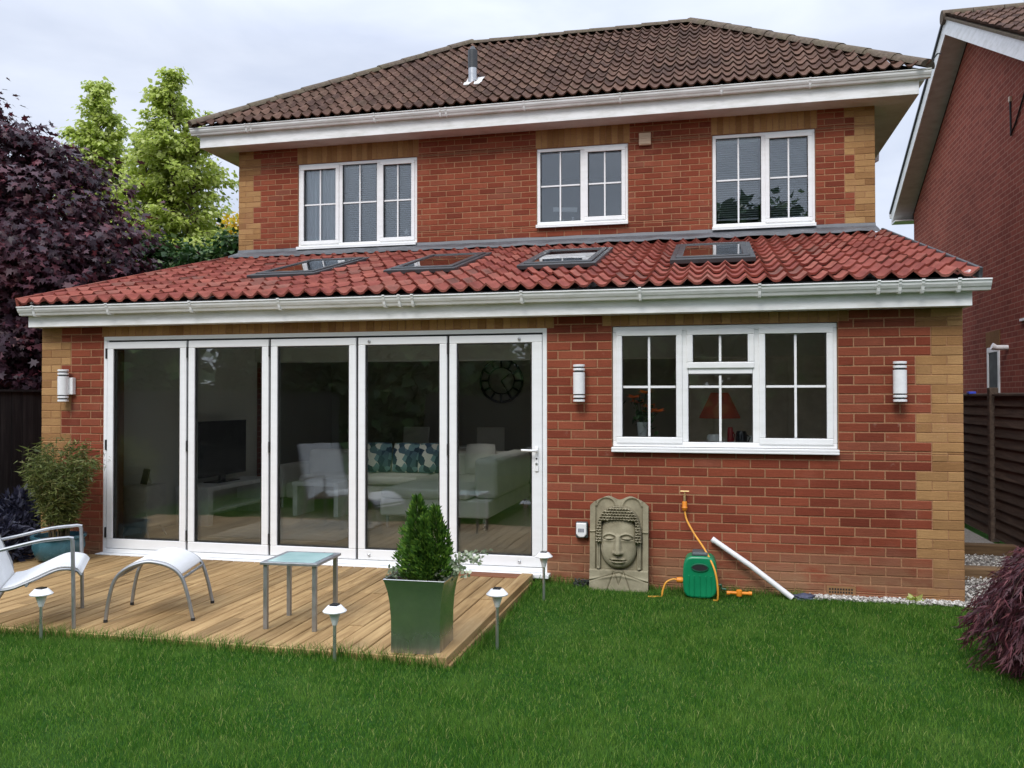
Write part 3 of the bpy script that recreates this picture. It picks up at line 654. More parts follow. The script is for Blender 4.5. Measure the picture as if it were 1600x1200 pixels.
# bifold doors -----------------------------------------------------------------------------
dfr = MB(); ring(dfr, DOOR[0], DOOR[1], .10, DOOR[3], (.036,.036,.0,.036) if False else (.036,.036,.002,.036), .004, .09)
dfr.build('door_frame', 'alu_white', house, bevel=.003)
box('door_sill', 'alu_white', house, DOOR[0]-.02, DOOR[1]+.03, -.085, .10, .066, .100, bevel=.004)
box('door_track', 'alu_white', house, DOOR[0]+.038, DOOR[1]-.038, -.02, .088, .1025, .138, bevel=.003)
box('door_gasket', 'dark_rubber', house, DOOR[0]+.037, DOOR[1]-.037, .030, .056, 2.130, 2.1555)
LE = [(.754,1.620),(1.643,2.480),(2.503,3.350),(3.372,4.210),(4.232,5.064)]
for i, (a, b) in enumerate(LE):
    lf = bpy.data.objects.new('door_leaf', None); COL.objects.link(lf); lf.parent = house; lf.location = ((a+b)/2, 0, .143); lf.empty_display_size = .1
    h = 2.138-.143; w = b-a; lw = -w/2; y0, y1 = -.004, .062
    fr = MB(); ring(fr, -w/2, w/2, 0, h, (.068,.068 if i < 4 else .090,.092,.066), y0, y1); fr.build('frame', 'alu_white', lf, bevel=.006)
    rx = .068 if i < 4 else .090
    gk = MB(); ring(gk, -w/2+.068, w/2-rx, .092, h-.066, .009, .006, .02); gk.build('gasket', 'dark_rubber', lf)
    MB().box(-w/2+.066, w/2-rx+.002, .026, .030, .090, h-.064).build('pane', 'glass', lf)
    MB().box(-w/2+.066, w/2-rx+.002, .048, .052, .090, h-.064).build('pane', 'glass', lf)
    if i: MB().box(-w/2-.020, -w/2-.002, .018, .05, 0, h).build('gasket', 'dark_rubber', lf)
    if i in (0, 1, 2, 4):
        for z in (.10, h/2-.05, h-.16):
            MB().box(-w/2-.016, -w/2-.004, -.014, .016, z, z+.10).build('hinge', 'dark_rubber', lf, bevel=.003)
    if i >= 3:
        for z in (.045, h-.035): MB().lathe([(.013,0),(.012,.012),(.006,.016)], 12).build('bolt_knob', 'lamp_steel', lf, loc=((-.31 if i == 3 else w/2-.20), y0-.001, z), rot=(PI/2,0,0))
    if i == 4:
        hd = MB().box(w/2-.062, w/2-.030, y0-.012, y0-.001, .82, 1.03).build('handle_plate', 'alu_white', lf, bevel=.004)
        MB().tube([(w/2-.046,y0-.010,1.0),(w/2-.046,y0-.055,1.0),(w/2-.06,y0-.062,1.0),(w/2-.17,y0-.062,1.004)], [.011,.011,.012,.010], 10).build('lever', 'alu_white', lf, smooth=True)
        MB().lathe([(.008,0),(.008,.004)], 10).build('keyhole', 'dark_rubber', lf, loc=(w/2-.046, y0-.013, .93), rot=(PI/2,0,0))
        MB().lathe([(.010,0),(.010,.004)], 10).build('keyhole', 'lamp_steel', lf, loc=(w/2-.046, y0-.013, .885), rot=(PI/2,0,0))
# small fittings of the wall
ab = MB().box(7.362,7.580,-.004,.02,.030,.105).build('air_brick', 'buff_brick', house)
for r in range(2):
    for c in range(9): MB().box(7.380+c*.0205,7.392+c*.0205,-.0062,.0,.048+r*.024,.062+r*.024).build('air_hole', 'dark_gap', ab)
ev = MB().box(5.595,5.745,D-.05,D-.002,4.755,4.91).build('extractor_vent', 'beige_plastic', house, bevel=.01)
for r in range(4): MB().box(5.607,5.733,D-.056,D-.051,4.772+r*.032,4.79+r*.032).build('vent_louvre', 'beige_plastic', ev)
# ------------------------------------------------------------------ blinds and things on the upper sills
def blind(x0, x1, z0, z1, y, label, pitch=.028, tilt=.55):
    b = thing('venetian_blind', label, 'blind', ((x0+x1)/2, y, z0), group='venetian blinds in the bedroom windows'); w = (x1-x0)/2; mb = MB(); h = z1-z0
    for i in range(int(h/pitch)): mb.obox((0, 0, .01+i*pitch), (2*w, .025, .0012), Matrix.Rotation(tilt, 3, 'X'))
    stuff(mb.build('slats', 'blind_slat', b)); MB().box(-w,w,-.018,.018,h-.02,h+.015).build('head_rail', 'upvc', b); MB().box(-w,w,-.014,.014,-.01,.004).build('bottom_rail', 'upvc', b)
blind(1.60, 2.05, 3.73, 4.77, D+.13, 'white venetian blind in the middle light of the left bedroom window')
blind(2.14, 2.58, 3.73, 4.77, D+.13, 'white venetian blind in the right light of the left bedroom window')
blind(6.55, 7.04, 3.80, 4.77, D+.13, 'white venetian blind in the left light of the right bedroom window')
blind(7.16, 7.62, 3.80, 4.77, D+.13, 'white venetian blind in the right light of the right bedroom window')
mb = MB()
for i in range(30):
    a, b = .97+.54*i/30, .97+.54*(i+1)/30; ya, yb = [D+.14+.018*math.sin(t*1.9) for t in (i, i+1)]
    mb.add([(a,ya,3.70),(b,yb,3.70),(b,yb,4.76),(a,ya,4.76)], [(0,1,2,3)])
o = mb.build('net_curtain', 'blind_slat', None, smooth=True); tag(o, 'pale net curtain in the left light of the left bedroom window', 'curtain')
st = MB(); pts = [(math.sin(k*PI/5)*(.055 if k % 2 == 0 else .024), math.cos(k*PI/5)*(.055 if k % 2 == 0 else .024)) for k in range(10)]
st.sweep([(p[0],p[1]) for p in pts], -.008, .008, 'Y'); o = st.build('star_ornament', 'lamp_white', None, loc=(2.47, D+.085, 3.83)); tag(o, 'small white star ornament in the corner of the bedroom window', 'ornament')
for x, r_, h, lab in ((4.60,.032,.10,'small white pot on the bathroom sill, leftmost of four'),(4.73,.022,.13,'slim white bottle on the bathroom sill beside the window post'),(5.02,.03,.11,'white bottle on the bathroom sill right of the window post'),(5.38,.026,.16,'tall white bottle at the right end of the bathroom sill')):
    o = MB().lathe([(r_,0),(r_,h*.62),(r_*.45,h*.78),(r_*.45,h*.9),(r_*.6,h*.9),(r_*.6,h)], 14).build('bottle', 'lamp_white', None, smooth=True, loc=(x, D+.12, 3.797+.0)); tag(o, lab, 'bottle', 'toiletries on the bathroom sill')
box('window_board', 'plaster_white', house, UW[1][0], UW[1][1], D+.086, D+.30, 3.74, 3.795)
box('window_board', 'plaster_white', house, UW[0][0], UW[0][1], D+.086, D+.30, 3.60, 3.655); box('window_board', 'plaster_white', house, UW[2][0], UW[2][1], D+.086, D+.30, 3.62, 3.68)
o = MB().box(-.16,.16,-.012,.012,-.03,.03).build('wall_shelf', 'plaster_white', None, bevel=.004, loc=(4.60, D+.45, 4.07), rot=(0,.06,0)); o.location.y = D+.30
tag(o, 'short white rail hanging inside the bathroom window', 'rail')
o = MB().box(-.12,.12,-.02,.02,0,.012).box(-.11,-.095,-.015,.015,.012,.10).box(.095,.11,-.015,.015,.012,.10).box(-.11,.11,-.006,.006,.05,.10).build('desk_tidy', 'lamp_white', None, loc=(7.45, D+.11, 3.681)); tag(o, 'low white desk tidy on the sill of the right bedroom window', 'desk tidy')

# ------------------------------------------------------------------ wall lamps, socket, tap
def wall_lamp(x, label, side):
    t = thing('wall_lamp', label, 'lamp', (x, 0, 1.56), group='white cylinder lamps on the rear wall')
    MB().box(-.034,.034,-.022,-.0025,.085,.235).build('back_plate', 'lamp_white', t, bevel=.006) if not side else MB().box(.005,.085,-.05,-.0025,.07,.235).build('back_plate', 'lamp_white', t, bevel=.006)
    yc = -.075; arm = MB().box(-.016,.016,yc+.02,-.02,.13,.19).build('arm', 'lamp_white', t)
    MB().lathe([(.050,.066),(.050,.248)], 24, (0,yc,0)).build('shade', 'lamp_white', t, smooth=True)
    for z in (0., .034, .262, .294): MB().lathe([(.046,z),(.050,z+.003),(.050,z+.017),(.046,z+.020)], 24, (0,yc,0)).build('band', 'lamp_white', t, smooth=True)
    MB().lathe([(.040,.004),(.040,.312)], 16, (0,yc,0)).build('inner_tube', 'anthracite', t, smooth=True)
wall_lamp(.315, 'white cylindrical wall lamp on the buff quoin left of the glass doors', 1)
wall_lamp(5.395, 'white cylindrical wall lamp between the glass doors and the kitchen window', 0)
wall_lamp(7.90, 'white cylindrical wall lamp right of the kitchen window near the corner', 0)
t = thing('outdoor_socket', 'white and grey weatherproof socket box on the wall left of the stone plaque', 'socket', (5.41, 0, .415))
MB().box(-.052,.052,-.05,-.003,0,.135).build('back_box', 'grey_plastic', t, bevel=.012)
MB().sweep([(-.044,.128),(.044,.128),(.044,.035),(.022,.008),(-.022,.008),(-.044,.035)], -.068, -.051, 'Y').build('cover', 'lamp_white', t, bevel=.008)
for i in range(3): MB().box(-.024+i*.017,-.014+i*.017,-.0705,-.0682,.052,.082).build('print_mark', 'blue_grey', t)
t = thing('garden_tap', 'small brass garden tap on the brick wall with an orange hose connector', 'tap', (6.262, 0, .80))
MB().tube([(0,-.003,0),(0,-.06,0),(0,-.075,-.01),(0,-.078,-.05)], .011, 10).build('spout', 'brass', t, smooth=True)
MB().tube([(-.035,-.05,.028),(.035,-.05,.028)], .006, 8).tube([(0,-.05,0),(0,-.05,.03)], .006, 8).build('handle', 'brass', t, smooth=True)
MB().lathe([(.016,-.05),(.02,-.06),(.019,-.09),(.024,-.10),(.017,-.125),(.010,-.13)], 14, (0,-.078,0)).build('hose_connector', 'orange_plastic', t, smooth=True)

# ------------------------------------------------------------------ deck
deck = thing('timber_deck', 'low timber deck of pine boards in front of the glass doors', 'deck', (0,0,0))
DZ = .095; DF, DBk = -2.47, -.10; DX0, DX1 = -.55, 4.90; pitch = .1085
nb = int((DX1-DX0)/pitch); CACHED = {}
def board_mesh(L):
    key = round(L,2)
    if key in CACHED: return CACHED[key]
    w = .1015; k = 0; pr = []
    xs = [-w/2, -w/2+.004]; zs = [-.006, 0]
    xs += [w/2-.004, w/2]; zs += [0, -.006]
    prof = [(x, z) for x, z in zip(xs, zs)] + [(w/2, -.028), (-w/2, -.028)]
    mb = MB(); mb.sweep(prof, 0, key, 'Y'); me = bpy.data.meshes.new('deck_board'); me.from_pydata(mb.v, [], mb.f); me.update()
    bm = bmesh.new(); bm.from_mesh(me); bmesh.ops.recalc_face_normals(bm, faces=bm.faces); bm.to_mesh(me); bm.free()
    me.materials.append(MATS['deck_wood']); CACHED[key] = me; return me
for i in range(nb):
    x = DX1-(i+.5)*pitch
    cut = -1.03 if i % 4 != 2 else -1.93
    for a, b in ((DF, cut-.002), (cut+.002, DBk-(.16 if x > 4.28 else 0))):
        o = bpy.data.objects.new('deck_board', board_mesh(b-a)); COL.objects.link(o); o.parent = deck
        o.location = (x+random.uniform(-.001,.001), a+random.uniform(-.004,.004), DZ+random.uniform(-.0015,.0015)); o.rotation_euler = (random.uniform(-.001,.001), 0, random.uniform(-.0008,.0008))
MB().box(DX1+.004,DX1+.100,DF-.03,DBk+.01,.0,DZ+.012).build('edge_board', 'deck_trim', deck, bevel=.004)
MB().box(DX1+.104,DX1+.124,DF-.03,DBk-.1,.0,DZ-.03).build('side_board', 'deck_wood', deck, bevel=.004)
MB().box(DX0,DX1,DF-.03,DF-.006,.0,DZ+.001).build('front_board', 'deck_trim', deck, bevel=.004)
MB().box(4.27,DX1+.0,DBk-.155,DBk+.012,.0,DZ+.006).build('back_board', 'deck_dark', deck, bevel=.004)
MB().box(DX0+.02,DX1-.02,DF,DBk-.18,.004,DZ-.032).build('sub_frame', 'dark_gap', deck)

# ------------------------------------------------------------------ things on the deck
def Rz(a): return Matrix.Rotation(a, 3, 'Z')
# footstool: two bent-tube arches with a sling between
fs = thing('footstool', 'low footstool with white sling seat on two arched grey metal tubes', 'footstool', (2.725, -1.915, DZ), math.atan2(.17,.53))
hw, hl = .245, .285
def arch(y):
    prof = [(-hl,0.012),(-hl+.018,.14),(-hl+.055,.275),(-hl+.13,.355),(-hl+.24,.395),(0.03,.395),(.13,.365),(.205,.30),(hl-.035,.17),(hl,0.012)]
    return catmull([(x, y, z) for x, z in prof], 6)
for y in (-hw, hw):
    MB().tube(arch(y), .0125, 10).build('side_frame', 'tube_alu', fs, smooth=True)
for x, z in ((-hl+.075,.30),(.215,.285)):
    MB().tube([(x,-hw,z),(x,hw,z)], .010, 8).build('cross_bar', 'tube_alu', fs, smooth=True)
A = [p for p in arch(0) if p.z > .285 and -hl+.05 < p.x < .225]; mb = MB()
for i in range(len(A)-1):
    a, b = A[i], A[i+1]; n0 = .016
    mb.add([(a.x,-hw+.012,a.z+n0),(b.x,-hw+.012,b.z+n0),(b.x,hw-.012,b.z+n0),(a.x,hw-.012,a.z+n0),(a.x,-hw+.012,a.z+n0-.006),(b.x,-hw+.012,b.z+n0-.006),(b.x,hw-.012,b.z+n0-.006),(a.x,hw-.012,a.z+n0-.006)], [(0,1,2,3),(7,6,5,4),(0,4,5,1),(3,2,6,7)])
mb.build('sling_seat', 'sling', fs, smooth=True)
for y in (-hw, hw):
    for x in (-hl, hl): MB().lathe([(.014,0),(.014,.02)], 10, (x,y,0)).build('foot_cap', 'dark_rubber', fs)
# armchair, cut by the left edge of the picture
ca = math.atan2(.335,.48)
ch = thing('garden_armchair', 'white sling garden armchair with grey tube frame at the left edge of the deck', 'chair', (2.25-.82*.28, -2.18-.573*.28, DZ), ca)
cw = .29; fx = .29
for y in (-cw, cw):
    MB().tube(catmull([(fx+.005,y,.0),(fx,y,.3),(fx-.006,y,.572)],4)+[(fx-.012,y,.585)], .0125, 10).build('front_leg', 'tube_alu', ch, smooth=True)
    MB().tube([(fx,y,.585)]+catmull([(fx-.03,y,.592),(fx-.2,y,.58),(fx-.42,y,.535),(fx-.62,y,.50)],5), .0115, 10).build('arm', 'tube_alu', ch, smooth=True)
    MB().tube(catmull([(-.30,y,0),(-.15,y,.28),(-.22,y,.52),(-.38,y,.92)],6), .0125, 10).build('rear_leg', 'tube_alu', ch, smooth=True)
    MB().tube(catmull([(-.15,y*.93,.275),(-.06,y*.93,.285),(.06,y*.93,.33),(.20,y*.93,.385),(.30,y*.93,.375),(.335,y*.93,.34)],5), .011, 8).build('seat_rail', 'tube_alu', ch, smooth=True)
def sling(pts, w, name, par):
    A = catmull(pts, 6); mb = MB(); n = len(A)
    for i in range(n-1):
        a, b = A[i], A[i+1]; d = (b-a).normalized(); nn = Vector((-d.z,0,d.x))*.006
        q = []
        for p in (a, b): q += [(p.x,-w,p.z),(p.x,w,p.z)]
        for p in (a, b): q += [(p.x+nn.x,-w,p.z+nn.z),(p.x+nn.x,w,p.z+nn.z)]
        mb.add(q, [(0,1,3,2),(4,6,7,5),(0,2,6,4),(1,5,7,3)])
    return mb.build(name, 'sling', par, smooth=True)
sling([(-.12,0,.285),(-.05,0,.296),(.06,0,.342),(.20,0,.398),(.30,0,.388),(.338,0,.352)], cw*.93+.008, 'seat', ch)
sling([(-.125,0,.28),(-.165,0,.40),(-.235,0,.58),(-.38,0,.93)], cw*.93, 'backrest', ch)
MB().tube([(.02,-cw,.30),(.02,cw,.30)], .010, 8).build('cross_bar', 'tube_alu', ch, smooth=True); MB().tube([(fx,-cw,.355),(fx,cw,.355)], .010, 8).build('cross_bar', 'tube_alu', ch, smooth=True)
# side table
tb = thing('side_table', 'small square side table with frosted glass top and four grey metal legs', 'table', (3.815, -1.955, DZ), R(3))
hx, hy, th = .198, .205, .432
for x, y in ((-hx+.03,-hy+.03),(hx-.03,-hy+.03),(hx-.03,hy-.03),(-hx+.03,hy-.03)):
    MB().box(x-.0135,x+.0135,y-.0135,y+.0135,.0,th-.012).build('leg', 'tube_alu', tb, bevel=.002)
fr = MB()
for b in ((-hx,hx,-hy,-hy+.035),(-hx,hx,hy-.035,hy),(-hx,-hx+.035,-hy+.0355,hy-.0355),(hx-.035,hx,-hy+.0355,hy-.0355)): fr.box(b[0],b[1],b[2],b[3],th-.012,th+.006)
fr.build('top_frame', 'tube_alu', tb, bevel=.003); MB().box(-hx+.036,hx-.036,-hy+.036,hy-.036,th-.004,th+.008).build('glass_top', 'table_glass', tb, bevel=.002)
# planter
pl = thing('metal_planter', 'tall flared square galvanised metal planter on the front corner of the deck', 'planter', (4.782, -2.285, DZ), R(2))
prof = [(.150,.0),(.149,.10),(.150,.20),(.156,.29),(.166,.36),(.180,.415),(.186,.430)]
mb = MB(); ns = len(prof)
def sq(r, z, k=5):
    return [(-r+2*r*i/k,-r,z) for i in range(k)]+[(r,-r+2*r*i/k,z) for i in range(k)]+[(r-2*r*i/k,r,z) for i in range(k)]+[(-r,r-2*r*i/k,z) for i in range(k)]
rows = [sq(r, z) for r, z in prof] + [sq(.176,.430), sq(.170,.40)]
kk = len(rows[0]); mb.add([p for q in rows for p in q], [(i*kk+j, i*kk+(j+1)%kk, (i+1)*kk+(j+1)%kk, (i+1)*kk+j) for i in range(len(rows)-1) for j in range(kk)] + [tuple(range(kk-1,-1,-1))])
mb.build('body', 'galvanised', pl, smooth=True, angle=35)
rim = MB(); ring_r = .188
for b in ((-ring_r,ring_r,-ring_r,-ring_r+.014),(-ring_r,ring_r,ring_r-.014,ring_r),(-ring_r,-ring_r+.014,-ring_r+.0145,ring_r-.0145),(ring_r-.014,ring_r,-ring_r+.0145,ring_r-.0145)): rim.box(b[0],b[1],b[2],b[3],.4305,.438)
rim.build('rim', 'galvanised', pl, bevel=.003)
MB().add(sq(.168,.398), [tuple(range(kk))]).build('soil', 'soil', pl)
def cone_foliage(root, n, h, rad, mat, size, shape, loc, tips=((0,0,1),)):
    z = rng.beta(1.15, 1.5, n); a = rng.uniform(0, 2*PI, n); edge = rng.uniform(.35, 1., n)**.6
    rr = np.zeros(n); px = np.zeros(n); py = np.zeros(n); ti = rng.choice(len(tips), n, p=[t[3] for t in tips])
    T = np.array(tips); f = T[ti]
    prof_ = np.clip(np.minimum(1, .55+z*3.2)*(1-z)**.62, 0.015, 1)
    lump = 1+.26*np.sin(a*3+z*9+ti*2)+.18*np.sin(a*5-z*14)+rng.normal(size=n)*.13
    rr = rad*f[:,2]*prof_*edge*lump; px = f[:,0]+rr*np.cos(a); py = f[:,1]+rr*np.sin(a); pz = z*h*f[:,2]**.5*(np.where(f[:,2]>.95,1,.9))
    out = np.stack([np.cos(a), np.sin(a), np.full(n, .55)+z*1.2], 1)+rng.normal(size=(n,3))*.28
    return leaves('foliage', mat, root, np.stack([px,py,pz],1), out, np.stack([-np.sin(a), np.cos(a), rng.normal(size=n)*.6],1), rng.uniform(.6,1.3,n)*size, shape, loc=loc)
tp = thing('potted_conifer', 'bushy bright green dwarf conifer growing in the metal planter', 'conifer', (4.80, -2.28, DZ+.40))
MB().tube([(0,0,-.004),(0,0,.3)], [.012,.006], 8).build('trunk', 'bark', tp)
cone_foliage(tp, 9500, .50, .110, 'leaf_topiary', .034, NARROW*np.array([1.7,1]), (0,0,0), ((-.055,0,1,.40),(.05,.02,.95,.36),(.0,-.03,.72,.24)))
iv = thing('variegated_ivy', 'pale variegated ivy trailing over the right rim of the metal planter', 'ivy', (4.90, -2.22, DZ+.40))
P = []; Dv = []; stems = MB()
for i, (a, L) in enumerate([(.3,.20),(.7,.27),(-.1,.14),(1.2,.16),(-.6,.12),(2.6,.10),(3.3,.12),(4.0,.1),(.5,.22)]):
    o0 = Vector((0,0,0)) if i < 5 or i == 8 else Vector((-.2,-.09,0)); e = o0+Vector((math.cos(a)*L, math.sin(a)*L, .02+.45*L*(1 if i in (0,1,8) else .3)))
    pts = bez(o0, o0+Vector((0,0,.08)), (o0+e)/2+Vector((0,0,.09)), e, 10); stems.tube(pts, .002, 4)
    for p in pts[1:]:
        for _ in range(7): P.append(Vector(p)+Vector(rng.normal(size=3)*.014)); Dv.append(rng.normal(size=3)+np.array([0,0,-.2]))
for _ in range(220):
    P.append(Vector((rng.uniform(-.24,.06), rng.uniform(-.11,.10), abs(rng.normal())*.025+.005))); Dv.append(rng.normal(size=3)+np.array([0,0,.3]))
stems.build('stems', 'twig', iv); leaves('foliage', 'leaf_ivy', iv, np.array([tuple(p) for p in P]), np.array(Dv), randdir(len(P)), rng.uniform(.014,.03,len(P)), np.array([(0,0),(.4,.2),(.42,.6),(0,1),(-.42,.6),(-.4,.2)]))
# solar lights pushed into the lawn round the deck
for x, y, lab in ((2.325,-2.575,'white capped solar stake light in the grass by the garden armchair'),(4.335,-2.56,'white capped solar stake light in the grass before the side table'),(5.155,-1.93,'white capped solar stake light beside the deck edge right of the planter'),(5.195,-.60,'white capped solar stake light against the deck below the door handle')):
    t = thing('solar_light', lab, 'garden light', (x, y, 0), group='solar lights round the deck')
    MB().lathe([(.0105,-.02),(.0105,.285)], 12).build('stake', 'lamp_steel', t, smooth=True)
    MB().lathe([(.014,.27),(.034,.335),(.036,.345)], 18, cap=False).build('lens', 'lamp_glass', t, smooth=True)
    MB().lathe([(.036,.343),(.068,.347),(.070,.353),(.042,.382),(.038,.384)], 24).build('cap', 'lamp_white', t, smooth=True)
    MB().box(-.024,.024,-.024,.024,.3845,.392).build('solar_panel', 'tv_black', t, bevel=.002)

# ------------------------------------------------------------------ things against the wall
# stone plaque with a carved face (relief as a height field)
def relief(cx, cy):
    c = np.abs(cx); h = np.zeros_like(cx)
    def G(x, y, sx, sy): return np.exp(-((x)/sx)**2-((y)/sy)**2)
    def sm(e0, e1, x): t = np.clip((x-e0)/(e1-e0), 0, 1); return t*t*(3-2*t)
    panel = sm(152, 146, c)*sm(608, 602, cy); h -= 10*panel                      # recessed field inside the border
    f2 = (c/118)**2.3+(np.abs(cy-430)/np.where(cy > 430, 166, 215))**2.3
    face = np.clip(1-f2, 0, 1)**.42; h += np.where(f2 < 1, 4+44*face, 0)
    hair = ((c/143)**2.6+(np.abs(cy-425)/218)**2.6 < 1) & ((cy < 288+.0012*cx**2) | (c > 106)) & (cy < 432)
    hx = np.where(np.floor(cy/17) % 2 == 0, cx, cx+9.5); bu = np.cos(hx/19*2*PI)*.5+.5; bv = np.cos((cy)/17*2*PI)*.5+.5
    h = np.where(hair, np.maximum(h, 20+16*np.sqrt(np.clip(1-(cx/150)**2, 0, 1)))+13*(bu*bv)**.6, h)
    fm = f2 < 1
    e = G(c-58, cy-404, 34, 17); h += fm*(13*e)
    h -= fm*8*np.exp(-((cy-(408+6*np.cos((c-58)/34*1.5)))/3.0)**2)*sm(40, 32, np.abs(c-58))   # closed lids
    brow = 376+.0085*(c-52)**2; h += fm*7*np.exp(-((cy-brow)/6)**2)*sm(8, 16, c)*sm(104, 92, c)
    h -= fm*7*np.exp(-((cy-brow-16)/8)**2)*sm(14, 22, c)*sm(98, 84, c)
    nw = np.where(cy < 470, 13+(cy-380)*.07, 20); nose = np.exp(-(c/nw)**4)*sm(372, 392, cy)*sm(512, 502, cy); h += fm*nose*(9+np.clip((cy-380)/110, 0, 1)*16)
    h += fm*11*G(c-24, cy-494, 11, 12); h -= fm*6*G(c-15, cy-511, 8, 4)
    h += fm*10*np.exp(-((cy-(534+.0022*cx**2))/8)**2)*sm(52, 34, c) + fm*11*np.exp(-((cy-(556-.004*cx**2))/8)**2)*sm(46, 28, c)
    h -= fm*9*np.exp(-((cy-(545-.0012*cx**2))/3.2)**2)*sm(58, 44, c)
    h -= fm*4*np.exp(-((cx/5)**2))*sm(514, 518, cy)*sm(530, 526, cy); h += fm*6*G(cx, cy-580, 26, 12)
    ear = (np.abs(c-128) < 13) & (cy > 372) & (cy < 600); h = np.where(ear, np.maximum(h, 2+9*np.sqrt(np.clip(1-((c-128)/13)**2, 0, 1))), h)
    h -= 6*np.exp(-((c-128-.00012*(cy-480)**2)/3)**2)*sm(380, 400, cy)*sm(596, 580, cy)
    rr = np.hypot(c-82, (cy-212)*1.0); h += 7*np.exp(-((rr-62)/7)**2)*sm(215, 200, cy)*sm(170, 150, c)   # scrolls at the top corners
    h += 6*np.exp(-((cy-(366+.02*(c-150)))/5)**2)*sm(128, 136, c)
    base = sm(604, 610, cy); h += 7*base - base*5*np.exp(-((np.abs(c-30)-(cy-612)*.35)/4)**2) - base*4*np.exp(-((cy-(622+.3*c))/4)**2)
    h += 4*base*np.exp(-((cy-640-.15*c)/9)**2)
    return h
U_, V_ = 112, 176
uu = np.linspace(-185, 185, U_); topy = 168-26*np.exp(-((np.abs(uu)-70)/48)**2)+np.clip(np.abs(uu)-120, 0, 70)**2*.0085
CX = np.repeat(uu[None], V_, 0); tt = np.linspace(0, 1, V_)[:,None]; CY = topy[None]*(1-tt)+738*tt
Hh = relief(CX, CY); k = .00130
mbv = np.stack([CX*k, -.055-Hh*k*1.45, (738-CY)*k], -1); bkv = np.stack([CX*k, np.full_like(CX, 0.), (738-CY)*k], -1)
vv = list(map(tuple, mbv.reshape(-1,3))); ff = [(i*U_+j, (i+1)*U_+j, (i+1)*U_+j+1, i*U_+j+1) for i in range(V_-1) for j in range(U_-1)]
edge = [j for j in range(U_)]+[(i)*U_+U_-1 for i in range(1,V_)]+[(V_-1)*U_+j for j in range(U_-2,-1,-1)]+[i*U_ for i in range(V_-2,0,-1)]
bo = len(vv); bk = bkv.reshape(-1,3); vv += [tuple(bk[e]) for e in edge]; m = len(edge)
ff += [(edge[i], edge[(i+1)%m], bo+(i+1)%m, bo+i) for i in range(m)] + [tuple(bo+i for i in range(m))]
pq = MB().add(vv, ff).build('stone_plaque', 'cast_stone', None, smooth=True, angle=60, loc=(5.728, -.075, 0), rot=(R(-4.5),0,0))
pq.location = (5.728, -.080, 0.0); tag(pq, 'pale carved stone plaque of a serene face with curled hair leaning on the wall', 'plaque')
# hose reel
hr = thing('hose_reel', 'green plastic hose reel with grey lid standing on the lawn by the wall', 'hose reel', (6.385, -.22, 0))
pf = []
for i in range(40):
    a = 2*PI*i/40; c_, s_ = math.cos(a), math.sin(a); e = .42
    pf.append((.132*math.copysign(abs(c_)**e, c_)*(1-.06*max(0,s_)), .185+.165*math.copysign(abs(s_)**.55, s_)))
MB().sweep(pf, -.10, .11, 'Y').build('drum_case', 'green_plastic', hr, smooth=True, bevel=.018, seg=3, angle=50)
for x in (-.085,-.045,0.,.045,.085): MB().box(x-.004,x+.004,-.107,-.098,.04,.20).build('rib', 'green_plastic', hr, bevel=.003)
MB().lathe([(.058,0),(.058,.006)], 28).build('handle_recess', 'dark_gap', hr, loc=(.0,-.1015,.262), rot=(PI/2,0,0)).scale = (1,.42,1)
MB().tube([(.062*math.cos(a),-.104,.262+.028*math.sin(a)) for a in np.linspace(0,2*PI,28)], .006, 6).build('handle_rim', 'green_dark', hr, smooth=True)
MB().box(-.062,.062,-.085,.085,.345,.378).build('lid', 'grey_plastic', hr, bevel=.014, seg=3)
MB().tube([(.125,-.02,.12),(.16,-.02,.12),(.165,-.02,.09),(.20,-.02,.085)], .009, 8).build('crank', 'green_dark', hr, smooth=True)
MB().lathe([(.02,-.02),(.024,0),(.02,.03),(.012,.035)], 14).build('inlet_fitting', 'orange_plastic', hr, smooth=True, loc=(-.150,-.03,.145), rot=(0,-PI/2,0))
pts = catmull([(6.262,-.078,.672),(6.280,-.10,.60),(6.340,-.16,.50),(6.425,-.26,.39),(6.492,-.345,.27),(6.518,-.365,.15),(6.520,-.352,.03),(6.49,-.32,.012)], 8)
o = MB().tube(pts, .0075, 8).build('garden_hose', 'hose_yellow', None, smooth=True); tag(o, 'yellow garden hose hanging from the wall tap over the green reel', 'hose')
pts = catmull([(6.212,-.25,.145),(6.17,-.255,.148),(6.12,-.26,.12),(6.095,-.265,.06),(6.085,-.27,.008),(6.06,-.28,.010),(5.98,-.30,.010)], 8)
o = MB().tube(pts, .0075, 8).build('garden_hose', 'hose_yellow', None, smooth=True); tag(o, 'short yellow hose tail curving from the left of the reel into the grass', 'hose')
sp = thing('lawn_sprinkler', 'orange plastic lawn sprinkler lying in the grass right of the hose reel', 'sprinkler', (6.685, -.20, .0), R(6))
MB().tube([(-.085,0,.055),(.085,0,.05)], .013, 10).build('arm', 'orange_plastic', sp, smooth=True); MB().lathe([(.022,.03),(.026,.05),(.022,.075),(.01,.08)], 12).build('head', 'orange_plastic', sp, smooth=True)
MB().tube([(0,0,.0),(0,0,.04)], .01, 8).build('spike', 'grey_plastic', sp)
for s in (-1,1): MB().lathe([(.016,-.012),(.016,.012)], 10).build('nozzle', 'orange_plastic', sp, loc=(s*.085,0,.052), rot=(0,PI/2,0))
wp = thing('white_pipe', 'length of white plastic waste pipe leaning diagonally against the brick wall', 'pipe', (7.09, -.16, 0))
d = Vector((6.478-7.09, .125, .465-.02)); MB().tube([(0,0,.025), tuple(d*.5+Vector((0,0,.025))), tuple(d)], .022, 16).build('tube', 'white_plastic', wp, smooth=True)
MB().tube([tuple(d*.965), tuple(d*1.0)], .0245, 16).build('end_collar', 'white_plastic', wp, smooth=True)
